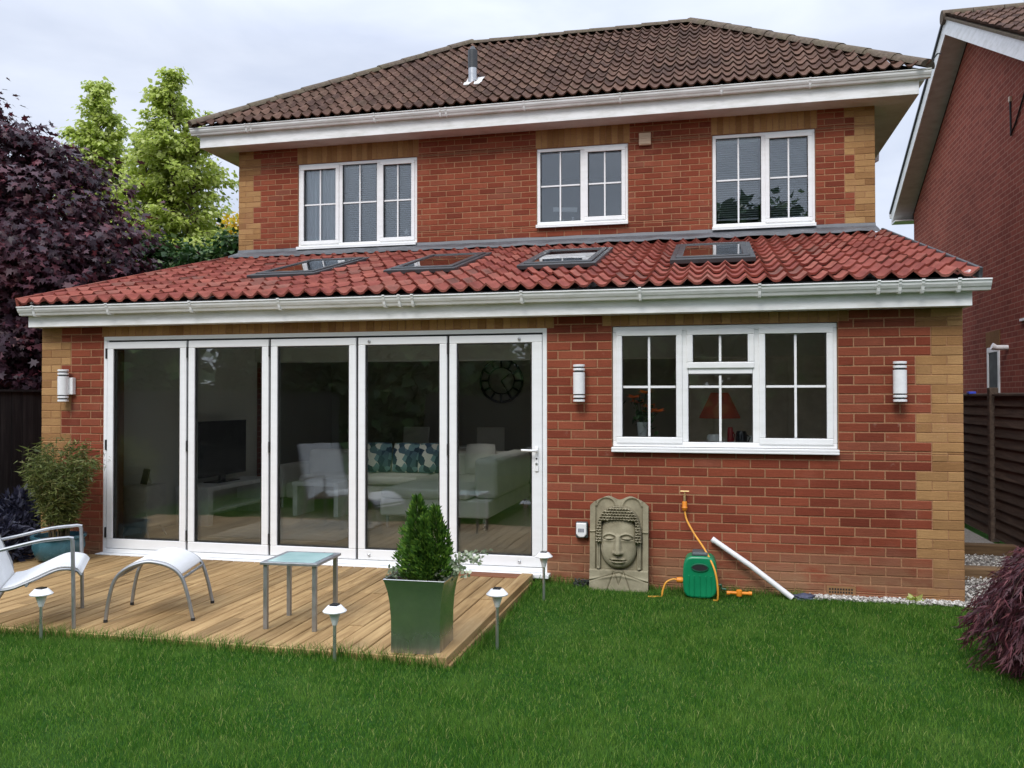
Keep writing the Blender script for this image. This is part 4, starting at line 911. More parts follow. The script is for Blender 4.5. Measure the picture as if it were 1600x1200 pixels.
mb = MB(); bmx = bmesh.new(); bmesh.ops.create_icosphere(bmx, subdivisions=3, radius=1)
for v in bmx.verts:
    q = v.co.copy(); s_ = 1+.16*math.sin(q.x*7+1)*math.cos(q.y*6)+.12*math.sin(q.z*9+q.x*4); v.co = Vector((q.x*.085*s_, q.y*.05*s_, max(-.0, (q.z*.035*s_+.02))))
me = bpy.data.meshes.new('drain_cover'); bmx.to_mesh(me); bmx.free()
o = link('crumpled_bag', me, 'blue_grey', None, smooth=True, loc=(7.185,-.11,.0)); tag(o, 'small crumpled blue grey bag at the wall foot by the white pipe end', 'bag')
bc = thing('black_cable', 'coil of black cable lying at the wall foot left of the stone plaque', 'cable', (5.405,-.06,0))
for i in range(3): MB().tube(catmull([(.05*math.cos(a+i)*(1+.15*i)+.01*i, .028*math.sin(a+i)-.02, .02+.018*i+.025*math.sin(a*2+i)**2) for a in np.linspace(0,5.6,9)],4), .007, 6).build('coil', 'dark_rubber', bc, smooth=True)
MB().tube([(.03,-.02,.06),(.08,-.03,.03),(.10,-.04,.012)], .008, 6).build('lead', 'dark_rubber', bc, smooth=True); MB().box(-.06,-.01,-.045,-.005,.01,.055).build('plug', 'dark_rubber', bc, bevel=.008)
# pebbles along the wall foot and in the side passage
n = 5200; px = np.concatenate([rng.uniform(7.15,W+.02,1500), rng.uniform(W+.02,9.44,n-1500)]); py = np.concatenate([rng.uniform(-.13,-.004,1500), -.3+2.6*rng.beta(1,1.6,n-1500)])
oct_ = np.array([(1,0,0),(0,1,0),(-1,0,0),(0,-1,0),(0,0,1),(0,0,-1)], float); of = np.array([(0,1,4),(1,2,4),(2,3,4),(3,0,4),(1,0,5),(2,1,5),(3,2,5),(0,3,5)])
sz = rng.uniform(.007,.016,n)[:,None,None]*np.array([1,1,.7])*rng.uniform(.7,1.3,(n,1,3)); V = oct_[None]*sz+rng.normal(size=(n,6,3))*.0015+np.stack([px,py,rng.uniform(.014,.034,n)],1)[:,None]
stuff(tag(link('pebbles', arr_mesh('pebbles', V.reshape(-1,3), (of[None]+np.arange(n)[:,None,None]*6).reshape(-1), np.arange(n*8)*3, True), 'pebble'), 'white grey pebbles along the wall foot and side passage', 'pebbles'))
for y, lab in ((1.05,'nearer weathered timber sleeper step across the gravel side passage'),(2.35,'farther weathered timber sleeper step across the gravel side passage')):
    o = MB().box(-.53,.53,-.07,.07,0,.11).build('timber_sleeper', 'sleeper', None, bevel=.012, loc=(8.92, y, .0)); tag(o, lab, 'sleeper', 'sleepers in the side passage')
wd = thing('weed', 'small light green weed growing at the wall corner among pebbles', 'weed', (8.0,-.05,0)); n = 46; a = rng.uniform(0,2*PI,n)
leaves('leaves', 'leaf_lime', wd, np.stack([.02*np.cos(a),.015*np.sin(a),rng.uniform(0,.03,n)],1), np.stack([np.cos(a),np.sin(a)*.7,rng.uniform(.3,1.6,n)],1), randdir(n), rng.uniform(.03,.065,n))

# ------------------------------------------------------------------ inside the room
t = thing('drawer_unit', 'small pale drawer cabinet on splayed legs behind the leftmost glass door', 'cabinet', (.50,.92,.10))
MB().box(-.15,.15,-.17,.17,.12,.56).build('carcass', 'furniture_white', t, bevel=.006); 
for z in (.14,.28,.42): MB().box(-.135,.135,-.181,-.1705,z,z+.125).build('drawer', 'furniture_white', t, bevel=.004)
for x in (-1,1):
    for y in (-1,1): MB().tube([(x*.10,y*.12,.125),(x*.16,y*.15,0)], [.016,.010], 8).build('leg', 'furniture_white', t)
t = thing('photo_frame', 'black and cream photo frame standing on the pale drawer cabinet', 'photo frame', (.52,.90,.662), R(-30))
MB().obox((0,0,.085), (.14,.012,.17), Matrix.Rotation(R(-14),3,'X')).build('frame', 'tv_black', t); MB().obox((0,.045,.075), (.05,.008,.15), Matrix.Rotation(R(18),3,'X')).build('stand', 'furniture_white', t)
t = thing('tv_console', 'low white television bench along the left wall of the room', 'tv bench', (.55,2.42,.10))
MB().box(-.22,.22,-.72,.72,.40,.45).build('top', 'furniture_white', t, bevel=.004)
for y in (-.66,.66): MB().box(-.21,.21,y-.05,y+.05,0,.40).build('leg', 'furniture_white', t)
MB().box(-.20,.20,-.60,.60,.14,.17).build('shelf', 'furniture_white', t)
t = thing('television', 'flat black television on the white bench by the left wall', 'television', (.50,2.42,.551))
MB().box(-.02,.02,-.53,.53,.08,.76).build('screen', 'tv_black', t, bevel=.006); MB().box(-.10,.10,-.25,.25,0,.012).box(-.02,.02,-.05,.05,.012,.08).build('stand', 'tv_black', t)
rg = MB()
for i in range(24):
    for j in range(16):
        f = lambda a, b: (1.2+1.5*a/24, 1.0+1.4*b/16, .104+.02*math.sin(a*2.1+b)*math.cos(b*1.7)*.3+.012)
        rg.add([f(i,j), f(i+1,j), f(i+1,j+1), f(i,j+1)], [(0,1,2,3)])
o = rg.box(1.2,2.7,1.0,2.4,.101,.108).build('rug', 'rug', None); tag(o, 'cream shaggy rug on the living room floor', 'rug')
t = thing('corner_sofa', 'large cream corner sofa in the living room behind the glass doors', 'sofa', (2.6,3.3,.10))
for b in ((-1.75,1.45,.10,.95,.14,.34),(.15,1.45,-1.25,.095,.14,.34)): MB().box(*b).build('base', 'sofa_cloth', t, bevel=.03, seg=3)
for x0,x1,y0,y1 in ((-1.55,-.70,.06,.74),(-.69,.14,.06,.74),(.16,1.22,-1.27,-.28),(.16,1.22,-.27,.74)): MB().box(x0,x1,y0,y1,.341,.46).build('seat_cushion', 'sofa_cloth', t, bevel=.05, seg=3)
MB().box(-1.75,1.45,.75,1.0,.342,.76).build('backrest', 'sofa_cloth', t, bevel=.06, seg=3); MB().box(1.23,1.5,-1.1,.745,.342,.80).build('backrest', 'sofa_cloth', t, bevel=.06, seg=3); MB().box(-1.97,-1.76,.06,1.0,.14,.58).build('armrest', 'sofa_cloth', t, bevel=.05, seg=3)
for x, y in ((-1.85,.2),(-1.85,.9),(.22,-1.18),(1.38,-1.18),(1.40,.9)): MB().tube([(x,y,0),(x,y,.139)], .02, 8).build('leg', 'lamp_steel', t)
t = thing('coffee_table', 'white coffee table with slab legs between rug and sofa', 'table', (1.60,3.0,.10)); MB().box(-.32,.32,-.25,.25,.38,.43).build('top', 'furniture_white', t, bevel=.004)
for a in (-.28,.28): MB().box(a-.03,a+.03,-.24,.24,0,.38).build('leg', 'furniture_white', t)
for x, y, rz, lab, mt in ((1.95,3.90,.1,'leftmost teal patterned cushion on the cream sofa','teal_print'),(2.36,3.92,-.1,'middle teal patterned cushion on the cream sofa','teal_print'),(2.76,3.92,.15,'rightmost teal patterned cushion on the cream sofa','teal_print'),(3.42,3.92,.0,'plain cream cushion at the corner of the sofa','sofa_cloth')):
    mb = MB(); n = 10; gv = []
    for sgn in (1,-1):
        for i in range(n+1):
            for j in range(n+1):
                a, b = i/n*2-1, j/n*2-1; th_ = .085*((1-a**4)*(1-b**4))**.6; gv.append((a*.21*(1-.06*b*b), sgn*th_, .21+b*.21*(1-.06*a*a)))
    fs_ = []; q = (n+1)**2
    for k_ in range(2):
        for i in range(n):
            for j in range(n): fs_.append(tuple(k_*q+z for z in (i*(n+1)+j,(i+1)*(n+1)+j,(i+1)*(n+1)+j+1,i*(n+1)+j+1)))
    o = mb.add(gv, fs_).build('cushion', mt, None, smooth=True, loc=(x,y,.565), rot=(R(-14),0,rz)); tag(o, lab, 'cushion', 'cushions on the sofa')
def room_chair(x, y, rz, label, z=.10):
    t = thing('dining_chair', label, 'chair', (x,y,z), rz, 'white chairs in the room')
    MB().box(-.22,.22,-.22,.22,.43,.47).build('seat', 'chair_white', t, bevel=.015)
    MB().obox((0,.235,.74), (.42,.03,.62), Matrix.Rotation(R(-9),3,'X')).build('backrest', 'chair_white', t, bevel=.012)
    for a in (-.19,.19):
        for b in (-.19,.19): MB().box(a-.018,a+.018,b-.018,b+.018,0,.43).build('leg', 'furniture_white', t)
room_chair(2.05,5.0,R(0),'white chair at the back of the room left of the dining table')
room_chair(3.25,5.1,R(10),'white chair at the back of the room under the wall clock')
t = thing('wall_clock', 'large round dark skeleton clock on the back wall', 'clock', (3.22,5.97,1.86))
MB().tube([(.34*math.cos(a),0,.34*math.sin(a)) for a in np.linspace(0,2*PI,40)], .018, 8).build('outer_rim', 'tv_black', t); MB().tube([(.21*math.cos(a),0,.21*math.sin(a)) for a in np.linspace(0,2*PI,32)], .010, 8).build('inner_rim', 'tv_black', t)
for k_ in range(12):
    a = k_*PI/6; MB().obox((.275*math.sin(a),-.004,.275*math.cos(a)), (.03,.012,.11), Matrix.Rotation(a,3,'Y')).build('numeral', 'tv_black', t)
for a, L in ((.9,.16),(2.6,.24)): MB().obox((L/2*math.sin(a),-.018,L/2*math.cos(a)), (.016,.006,L), Matrix.Rotation(a,3,'Y')).build('hand', 'tv_black', t)
t = thing('dining_table', 'pale dining table at the back of the open room', 'table', (2.65,5.25,.10)); MB().box(-.45,.45,-.3,.3,.72,.76).build('top', 'furniture_white', t, bevel=.004)
for a in (-.4,.4):
    for b in (-.26,.26): MB().box(a-.025,a+.025,b-.025,b+.025,0,.72).build('leg', 'furniture_white', t)
# kitchen behind the right window
box('window_board', 'plaster_white', house, WIN[0], WIN[1], .09, .31, 1.15, 1.185)
t = thing('kitchen_counter', 'kitchen counter below the window with dark worktop', 'counter', (6.6,.62,.10)); MB().box(-1.25,1.4,-.3,.3,0,.86).build('cupboards', 'furniture_white', t); MB().box(-1.27,1.42,-.305,.33,.862,.90).build('worktop', 'dark_wood', t, bevel=.005)
t = thing('flower_vase', 'glass vase of orange lilies on the left of the kitchen sill', 'vase', (5.90,.20,1.186))
MB().lathe([(.04,0),(.045,.01),(.038,.10),(.05,.2),(.046,.2),(.034,.10),(.03,.02)], 18).build('vase', 'lamp_glass', t, smooth=True)
FP = []
for i in range(9):
    a = i*2.4; e = Vector((.13*math.cos(a)*(.4+.6*(i % 3)/2)+.02, .05*math.sin(a), .28+.16*((i*7) % 5)/4)); MB().tube(bez((0,0,.05),(0,0,.2),tuple(e*.8),tuple(e),6), .003, 5).build('stem', 'leaf_dark', t); FP.append(e)
P = []; Dv = []; Nn = []
for e in FP[:6]:
    for k_ in range(6): P.append(tuple(e)); a = k_*PI/3; Dv.append((math.cos(a), math.sin(a)-.5, .5)); Nn.append((0,-.3,1))
leaves('petals', 'orange_petal', t, P, Dv, Nn, .08, DIAMOND*np.array([1.1,1])); n = 60
leaves('leaves', 'leaf_dark', t, rng.normal(size=(n,3))*np.array([.05,.03,.06])+np.array([0,0,.24]), randdir(n), randdir(n), .06)
t = thing('orange_pendant', 'orange pleated pendant lampshade hanging in the kitchen', 'lampshade', (6.55,1.1,1.40))
MB().lathe([(.19,0),(.185,.02),(.09,.22),(.08,.24)], 24, cap=False).build('shade', 'orange_shade', t, smooth=True); MB().tube([(0,0,.24),(0,0,1.20)], .004, 6).build('cord', 'tv_black', t)
for x, y, w_, h_, mt, lab in ((6.50,.22,.13,.10,'lamp_white','cream box on the kitchen sill in the middle light'),(6.72,.20,.10,.13,'tv_black','black kettle shaped jug on the kitchen sill'),(6.79,.24,.07,.09,'lamp_white','white mug on the kitchen sill beside the black jug'),(6.63,.25,.05,.16,'red_item','red canister on the kitchen sill behind the cream box'),(7.22,.2,.10,.05,'blue_paint','low blue dish on the kitchen sill in the right light')):
    t = thing('sill_item', lab, 'kitchenware', (x,y,1.186)); r_ = w_/2
    MB().lathe([(r_*.8,0),(r_,.01),(r_*.92,h_*.8),(r_*.75,h_)], 16).build('body', mt, t, smooth=True); MB().tube([(r_*.9,0,h_*.75),(r_*1.4,0,h_*.6),(r_*.95,0,h_*.2)], .005, 6).build('handle', mt, t)
t = thing('kitchen_units', 'tall pale kitchen units along the back of the kitchen', 'units', (7.0,5.6,.10)); MB().box(-1.0,1.0,-.3,.3,0,2.15).build('carcass', 'furniture_white', t)
for i in range(4): MB().box(-.99+i*.5,-.51+i*.5,-.322,-.302,.1,2.13).build('door', 'furniture_white', t, bevel=.004)

# ------------------------------------------------------------------ neighbouring house
nbh = thing('neighbour_house', 'neighbouring red brick house with gable end and white bargeboards at the right', 'house', (0,0,0))
NX = 10.4; NAY, NAZ, NK = 7.40, 7.20, .505; NYf, NYn = 11.26, 3.54
ez = NAZ-NK*(NYf-NAY)
MB().add([(NX,NYn,-.05),(NX,NYf,-.05),(NX,NYf,ez),(NX,NAY,NAZ),(NX,NYn,ez),(NX+8,NYn,-.05),(NX+8,NYf,-.05),(NX+8,NYf,ez),(NX+8,NAY,NAZ),(NX+8,NYn,ez)], [(0,4,3,2,1),(5,6,7,8,9),(0,5,9,4),(1,2,7,6),(4,9,8,3),(2,3,8,7),(0,1,6,5)]).build('gable_wall', 'neighbour_brick', nbh)
BX = NX-.34; nang = math.atan(NK)
for sgn, ye in ((1, NYf+.42), (-1, NYn-.42)):
    def zz(y): return NAZ+.12-NK*abs(y-NAY)
    MB().hexa([(BX,NAY,zz(NAY)-.02),(BX+.022,NAY,zz(NAY)-.02),(BX+.022,ye,zz(ye)-.02),(BX,ye,zz(ye)-.02),(BX,NAY,zz(NAY)+.22),(BX+.022,NAY,zz(NAY)+.22),(BX+.022,ye,zz(ye)+.22),(BX,ye,zz(ye)+.22)]).build('bargeboard', 'gutter_white', nbh)
    MB().hexa([(BX+.023,NAY,zz(NAY)),(NX+.02,NAY,zz(NAY)),(NX+.02,ye,zz(ye)),(BX+.023,ye,zz(ye)),(BX+.023,NAY,zz(NAY)+.02),(NX+.02,NAY,zz(NAY)+.02),(NX+.02,ye,zz(ye)+.02),(BX+.023,ye,zz(ye)+.02)]).build('verge_soffit', 'soffit_white', nbh)
    rf = MB().hexa([(BX-.03,NAY,zz(NAY)+.23),(NX+8.3,NAY,zz(NAY)+.23),(NX+8.3,ye+.06*sgn,zz(ye)+.20),(BX-.03,ye+.06*sgn,zz(ye)+.20),(BX-.03,NAY,zz(NAY)+.27),(NX+8.3,NAY,zz(NAY)+.27),(NX+8.3,ye+.06*sgn,zz(ye)+.24),(BX-.03,ye+.06*sgn,zz(ye)+.24)]).build('roof_slope', 'hip_tile' if sgn < 0 else 'anthracite', nbh)
    if sgn < 0:
        nm = tile_mesh('roof_tile', .30, .42, 'brown_tile'); L = (NAY-ye)/math.cos(nang)
        for r in range(int(L/.335)):
            for c in range(14):
                v = L-(r+1)*.335; y = ye-.05+v*math.cos(nang); o = bpy.data.objects.new('roof_tile', nm); COL.objects.link(o); o.parent = rf
                o.location = (BX+.13+c*.30, y, zz(y)+.285+random.uniform(-.004,.004)); o.rotation_euler = (nang, 0, 0)
    box('eaves_box', 'gutter_white', nbh, BX, NX+8, (ye-.38 if sgn > 0 else ye), (ye if sgn > 0 else ye+.38), zz(ye)-.03, zz(ye)-.004)
    box('eaves_fascia', 'gutter_white', nbh, BX+.001, NX+8, (ye-.02 if sgn > 0 else ye-.001), (ye+.001 if sgn > 0 else ye+.02), zz(ye)-.003, zz(ye)+.17)
    MB().sweep([(ye+sgn*(3.289-a[0]) if sgn < 0 else ye+(3.289-a[0]), a[1]-5.205+zz(ye)+.11) for a in gutter_prof(3.289,5.205)] if sgn > 0 else [(a[0]-3.289+ye, a[1]-5.205+zz(ye)+.11) for a in gutter_prof(3.289,5.205)], BX-.02, NX+8).build('gutter', 'gutter_white', nbh)
for i in range(10): MB().tube([(BX-.05+i*.44,NAY,NAZ+.37),(BX+.38+i*.44,NAY,NAZ+.37)], .11, 12).build('ridge_tile', 'hip_tile', nbh, smooth=True)
wn_ = MB(); ring(wn_, 6.04, 6.60, 1.55, 2.31, .075, NX-.012, NX+.02)
wn_.v = [(y, x, z) for x, y, z in wn_.v]; nw_ = wn_.build('window', 'upvc', nbh, bevel=.004)
MB().box(NX-.004,NX+.004,6.11,6.55,1.60,2.26).build('pane', 'dark_rubber', nw_); MB().box(NX-.03,NX+.01,6.03,6.63,1.52,1.549).build('sill', 'upvc', nw_)
box('lintel', 'buff_brick', nbh, NX-.006, NX+.01, 6.02, 6.66, 2.315, 2.54)
MB().tube([(NX+.01,5.70,2.27),(NX-.14,5.70,2.27),(NX-.2,5.70,2.29)], [.035,.035,.05], 12).build('flue', 'white_plastic', nbh, smooth=True)
MB().tube([(NX-.015,5.47,5.58),(NX-.015,5.45,5.10),(NX-.015,5.25,5.22),(NX-.015,4.4,5.9)], .012, 6).build('cable', 'dark_rubber', nbh); box('cable_clip', 'beige_plastic', nbh, NX-.03, NX-.002, 5.44, 5.50, 5.56, 5.63)
box('meter_box', 'concrete', nbh, NX-.08, NX-.002, 5.98, 6.22, 1.42, 1.62)
box('vent_cover', 'upvc', nbh, NX-.03, NX-.002, 4.9, 5.15, 2.58, 2.61)

# ------------------------------------------------------------------ fences
rf_ = thing('lap_fence', 'dark brown overlapping lap panel fence along the right side passage', 'fence', (9.5,0,0))
sm_ = {}
for p0, p1 in ((-6.0,-4.28),(-4.16,-2.43),(-2.31,-.58),(-.46,1.30),(1.42,3.17),(3.31,5.06),(5.2,6.95),(7.1,8.9)):
    for i in range(14):
        L = p1-p0; z = .05+i*.1115
        mb = MB().hexa([(-.014,-L/2,0),(.0,-L/2,0),(.0,L/2,0),(-.014,L/2,0),(.004,-L/2,.135),(.012,-L/2,.135),(.012,L/2,.135+random.uniform(-.012,.012)),(.004,L/2,.135+random.uniform(-.008,.008))])
        key = (round(L,2), i % 5)
        if key not in sm_: o = mb.build('slat', 'fence_brown', rf_, loc=(0,(p0+p1)/2,z)); sm_[key] = o.data
        else: o = link('slat', sm_[key], 'fence_brown', rf_, loc=(0,(p0+p1)/2,z))
        o.rotation_euler = (random.uniform(-.004,.004),0,0)
    MB().box(-.03,.035,p0,p1,1.605,1.63).build('cap_rail', 'fence_brown', rf_, bevel=.004)
for y in (-6.06,-4.22,-2.37,-.52,1.36,3.24,5.13,7.02): MB().box(-.045,.045,y-.045,y+.045,0,1.67 if y < 3 or y > 4 else 1.70).build('post', 'fence_brown' if y > 3.5 or y < 3 else 'fence_brown', rf_, bevel=.006)
lf_ = thing('board_fence', 'dark vertical board fence along the left side of the garden', 'fence', (-1.0,0,0)); bm0 = None
for i in range(86):
    y = -9+i*.15
    if bm0 is None: o = MB().box(-.010,.010,-.072,.072,.03,1.665).build('fence_board', 'fence_dark', lf_, bevel=.003, loc=(0,y,0)); bm0 = o.data
    else: o = link('fence_board', bm0, 'fence_dark', lf_, loc=(0,y,0))
    o.location.x = random.uniform(-.004,.004); o.rotation_euler = (0,0,random.uniform(-.02,.02))
for z in (.35,1.35): MB().box(-.06,-.012,-9.05,3.85,z,z+.08).build('rail', 'fence_dark', lf_)
box('capping', 'fence_dark', lf_, -.035,.035,-9.08,3.87,1.667,1.69)
bfz = thing('back_fence', 'dark board fence closing the garden behind the viewer', 'fence', (4.2,-15,0))
for i in range(72): link('fence_board', bm0, 'fence_dark', bfz, loc=(-5.3+i*.15,0,0), rot=(0,0,PI/2))
o = MB().box(-.04,.04,-.05,.05,0,.03).build('paint_tin', 'blue_paint', None, bevel=.006, loc=(9.5,4.05,1.632)); tag(o, 'small blue tub lying on top of the right hand fence', 'tub')

# ------------------------------------------------------------------ trees and shrubs
def limb(mb, a, b, r0, r1, bend=.15, n=7):
    a, b = Vector(a), Vector(b); m = (a+b)/2+Vector(rng.normal(size=3)*bend*(b-a).length*.5); pts = bez(a, a.lerp(m,.7), b.lerp(m,.7), b, n)
    mb.tube(pts, [r0+(r1-r0)*i/(n-1) for i in range(n)], 7)
def tree(name, label, base, blobs, nleaf, mat, size, shape=DIAMOND, trunk_r=.12, flat=.55, droop=-.25, clumps=70, csz=.32, group=None, bark='bark'):
    """blobs: ellipsoids (cx,cy,cz, rx,ry,rz, weight) relative to the base"""
    t = thing(name, label, 'tree', base, group=group); wood_ = MB(); top = max(b[2] for b in blobs)
    limb(wood_, (0,0,-.05), (blobs[0][0]*.6, blobs[0][1]*.6, blobs[0][2]*.75), trunk_r, trunk_r*.55, .08)
    ws = np.array([b[6] for b in blobs], float); ws /= ws.sum(); C = []; root = Vector((blobs[0][0]*.5, blobs[0][1]*.5, blobs[0][2]*.6))
    for i in range(clumps):
        b = blobs[rng.choice(len(blobs), p=ws)]; d = randdir(1)[0]; r_ = rng.uniform(.45,1.)**.5
        C.append(np.array(b[:3])+d*np.array(b[3:6])*r_)
    C = np.array(C)
    for b in blobs: limb(wood_, root, b[:3], trunk_r*.5, trunk_r*.18, .2)
    for c in C[::2]:
        b = min(blobs, key=lambda q: sum((c[k_]-q[k_])**2 for k_ in range(3))); limb(wood_, b[:3], c, trunk_r*.15, .006, .3, 5)
    wood_.build('trunk', bark, t, smooth=True)
    ci = rng.integers(0, len(C), nleaf); cs = csz*rng.uniform(.6,1.3,len(C))
    off = rng.normal(size=(nleaf,3))*np.array([1,1,flat])*cs[ci][:,None]*.62
    P = C[ci]+off; out = off.copy(); out[:,2] += droop*cs[ci]; dirs = unit(out)+rng.normal(size=(nleaf,3))*.45+np.array([0,0,droop])
    nr = np.array([0,0,1.])+rng.normal(size=(nleaf,3))*.45+unit(P-P.mean(0))*.35
    P[:,2] = np.maximum(P[:,2], .15)
    leaves('crown', mat, t, P, dirs, nr, rng.uniform(.5,1.4,nleaf)*size, shape, .15); return t
tree('purple_maple', 'large dark purple leaved maple rising behind the left fence', (-3.3,3.0,0),
     [(0,0,2.6,1.7,1.7,1.5,3),(-.6,-.3,3.7,1.3,1.3,1.1,2.2),(.75,-.1,3.0,1.15,1.2,1.0,2),(1.05,.1,2.0,1.1,1.2,1.2,2.2),(-1.2,0,2.4,1.3,1.3,1.5,1.6),(-.9,.2,4.6,.85,.8,.7,1.2),(-1.6,.2,5.5,.9,.8,.9,1.6),(-1.3,.1,6.2,.55,.5,.5,.6),(.2,-.4,1.3,1.7,1.4,.8,1.8),(.45,.1,4.35,.9,.9,.85,1.8),(1.1,.1,3.6,.8,.9,.75,1.5),(-.4,.1,5.0,.95,.9,.6,1.5),(1.6,.2,2.9,.55,.7,.6,.9)], 50000, 'leaf_purple', .10, MAPLE, .16, .42, -.35, 420, .42)
def spray_tree(name, label, base, z0, z1, rad, nbr, per, size, mat, tops=((0,0,0),), group=None):
    t = thing(name, label, 'tree', base, group=group); wd_ = MB(); P = []; Dv = []
    wd_.tube([(0,0,-.05),(.05,.02,z0*.6),(0,0,z0+.6*(z1-z0)),(0,0,z1-.1)], [.11,.09,.04,.012], 8)
    for i in range(nbr):
        tp_ = tops[rng.choice(len(tops))]; zt = z1+tp_[2]; q = rng.beta(1.0,1.15); z = z0+(zt-z0)*q; a = rng.uniform(0,2*PI)
        env = rad*((1-q)**.72)*(.62+.5*rng.uniform())*(1+.25*math.sin(a*3+z*2.1))+.10; hx, hy = tp_[0]*q, tp_[1]*q
        s0 = Vector((hx,hy,z-.05)); e = Vector((hx+env*math.cos(a), hy+env*math.sin(a), z+env*(.32*rng.uniform()-.05)+.22*q)); m1 = s0.lerp(e,.55)+Vector((0,0,.22*env))
        pts = bez(s0, s0.lerp(m1,.6), m1, e, 9); wd_.tube(pts, [.016*(1-.09*j) for j in range(9)], 4, caps=False)
        n = int(per*(.5+env)); ts = rng.uniform(.25,1.05,n); pa = np.array([tuple(p) for p in pts]); idx = np.clip(ts*8,0,7.99); k0 = idx.astype(int); fr_ = (idx-k0)[:,None]; pp = pa[k0]*(1-fr_)+pa[k0+1]*fr_
        pp += rng.normal(size=(n,3))*np.array([.085,.085,.04])*(.6+env*.5); pp[:,2] -= .05*rng.uniform(size=n); P.append(pp)
        Dv.append(np.stack([math.cos(a)*.8+rng.normal(size=n)*.55, math.sin(a)*.8+rng.normal(size=n)*.55, -.45+rng.normal(size=n)*.35],1))
    wd_.build('trunk', 'bark', t, smooth=True); P = np.concatenate(P); Dv = np.concatenate(Dv); n = len(P)
    leaves('crown', mat, t, P, Dv, np.array([0,0,1.])+rng.normal(size=(n,3))*.4, rng.uniform(.55,1.35,n)*size, DIAMOND*np.array([1.15,1]), .12); return t
spray_tree('lime_maple', 'tall lime green variegated tree beside the house, right of the two', (-3.0,6.4,0), 2.4, 7.35, 1.35, 330, 120, .088, 'leaf_lime', ((0,0,0),(0,0,0),(.5,.1,-.75),(-.62,0,-1.1)), 'lime green trees beyond the fence')
spray_tree('lime_maple', 'narrow lime green variegated tree behind the purple maple', (-6.0,8.2,0), 3.4, 8.15, 1.15, 250, 110, .092, 'leaf_lime', ((0,0,0),(0,0,0),(.3,.1,-.6)), 'lime green trees beyond the fence')
tree('grey_conifer', 'grey green conifer standing between the two lime green trees', (-5.2,10.0,0), [(0,0,5.0,.75,.75,1.2,2),(.05,0,6.6,.45,.45,.8,1),(0,0,3.4,1.1,1.1,1.2,2)], 9000, 'leaf_conifer', .11, NARROW*np.array([1.6,1]), .12, .9, .35, 120, .26)
tree('dark_laurel', 'dark glossy green shrub tree against the left side of the house', (-1.45,4.6,0), [(0,0,3.2,.75,.8,.75,2),(.45,.0,2.9,.6,.7,.6,1.4),(-.3,-.4,2.5,.8,.8,.7,1.6),(.55,.2,3.75,.42,.5,.4,.8),(-.5,0,3.6,.5,.5,.45,.7)], 16000, 'leaf_dark', .09, DIAMOND*np.array([1.3,1]), .09, .6, -.15, 130, .24)
tree('yellow_shrub', 'bright yellow leaved shrub glimpsed at the left corner of the house', (-3.4,9.6,0), [(0,0,4.9,.7,.7,.75,2),(.2,0,3.9,.9,.9,.9,1.5)], 5000, 'leaf_yellow', .11, DIAMOND, .08, .6, 0, 70, .26)
# garden trees behind the viewer, seen in the window panes
for x, y, s_, mt, lab in ((-1.5,-17,.9,'leaf_dark','broad low green tree at the back of the garden near the left fence'),(3.2,-18.5,.95,'leaf_dark','rounded green tree at the back of the garden left of the tall tree'),(7.3,-17.5,1.68,'leaf_dark','tallest tree at the back of the garden'),(12,-18,.8,'leaf_conifer','grey green tree at the back of the garden right of the tall tree'),
        (-6,-16.5,.9,'leaf_conifer','grey green tree beyond the left fence at the garden back'),(-9.8,-13.5,.95,'leaf_dark','dark green tree beyond the left fence, nearer of two'),(-13.5,-18.5,.85,'leaf_dark','dark green tree beyond the left fence, farther of two')):
    tree('garden_tree', lab, (x,y,0), [(0,0,2.6*s_,2.0*s_+.4,1.6*s_,1.6*s_,3),(.3,0,4.0*s_,1.4*s_,1.2*s_,1.0*s_,2),(-.4,.1,1.4*s_,2.2*s_+.5,1.5*s_,1.1*s_,2)], int(11000*max(1,s_)), mt, .34, DIAMOND*np.array([1.5,1]), .16, .7, -.1, int(120*max(1,s_)), .55, 'trees at the back of the garden')
# bamboo in a blue pot
pt = thing('bamboo_pot', 'glazed blue round pot at the left of the glass doors', 'pot', (.58,-.42,DZ))
MB().lathe([(.15,0),(.19,.03),(.225,.13),(.215,.20),(.235,.215),(.235,.235),(.205,.235),(.195,.19)], 28).build('body', 'pot_blue', pt, smooth=True); MB().lathe([(.198,.19),(.198,.195)], 20).build('soil', 'soil', pt)
bb = thing('potted_bamboo', 'feathery olive green bamboo growing in the blue pot', 'bamboo', (.58,-.42,DZ+.19)); canes = MB(); P = []; Dv = []
for i in range(46):
    a = rng.uniform(0,2*PI); h = rng.uniform(.45,.88); sp_ = rng.uniform(.04,.29)*h/.7; b0 = Vector((.1*math.cos(a)*rng.uniform(.2,1), .1*math.sin(a)*rng.uniform(.2,1), 0)); e = b0+Vector((sp_*math.cos(a), sp_*math.sin(a)*.8, h))
    pts = bez(b0, b0+Vector((0,0,h*.5)), b0.lerp(e,.7)+Vector((0,0,h*.12)), e, 9); canes.tube(pts, [.005-.0004*j for j in range(9)], 5)
    for p in pts[2:]:
        for _ in range(30): P.append(tuple(Vector(p)+Vector(rng.normal(size=3)*.034))); Dv.append((math.cos(a)*.6+rng.normal()*.9, math.sin(a)*.6+rng.normal()*.9, rng.normal()*.5-.25))
canes.build('canes', 'twig', bb); leaves('foliage', 'leaf_bamboo', bb, np.array(P), np.array(Dv), randdir(len(P)), rng.uniform(.035,.085,len(P)), NARROW*np.array([.8,1]))
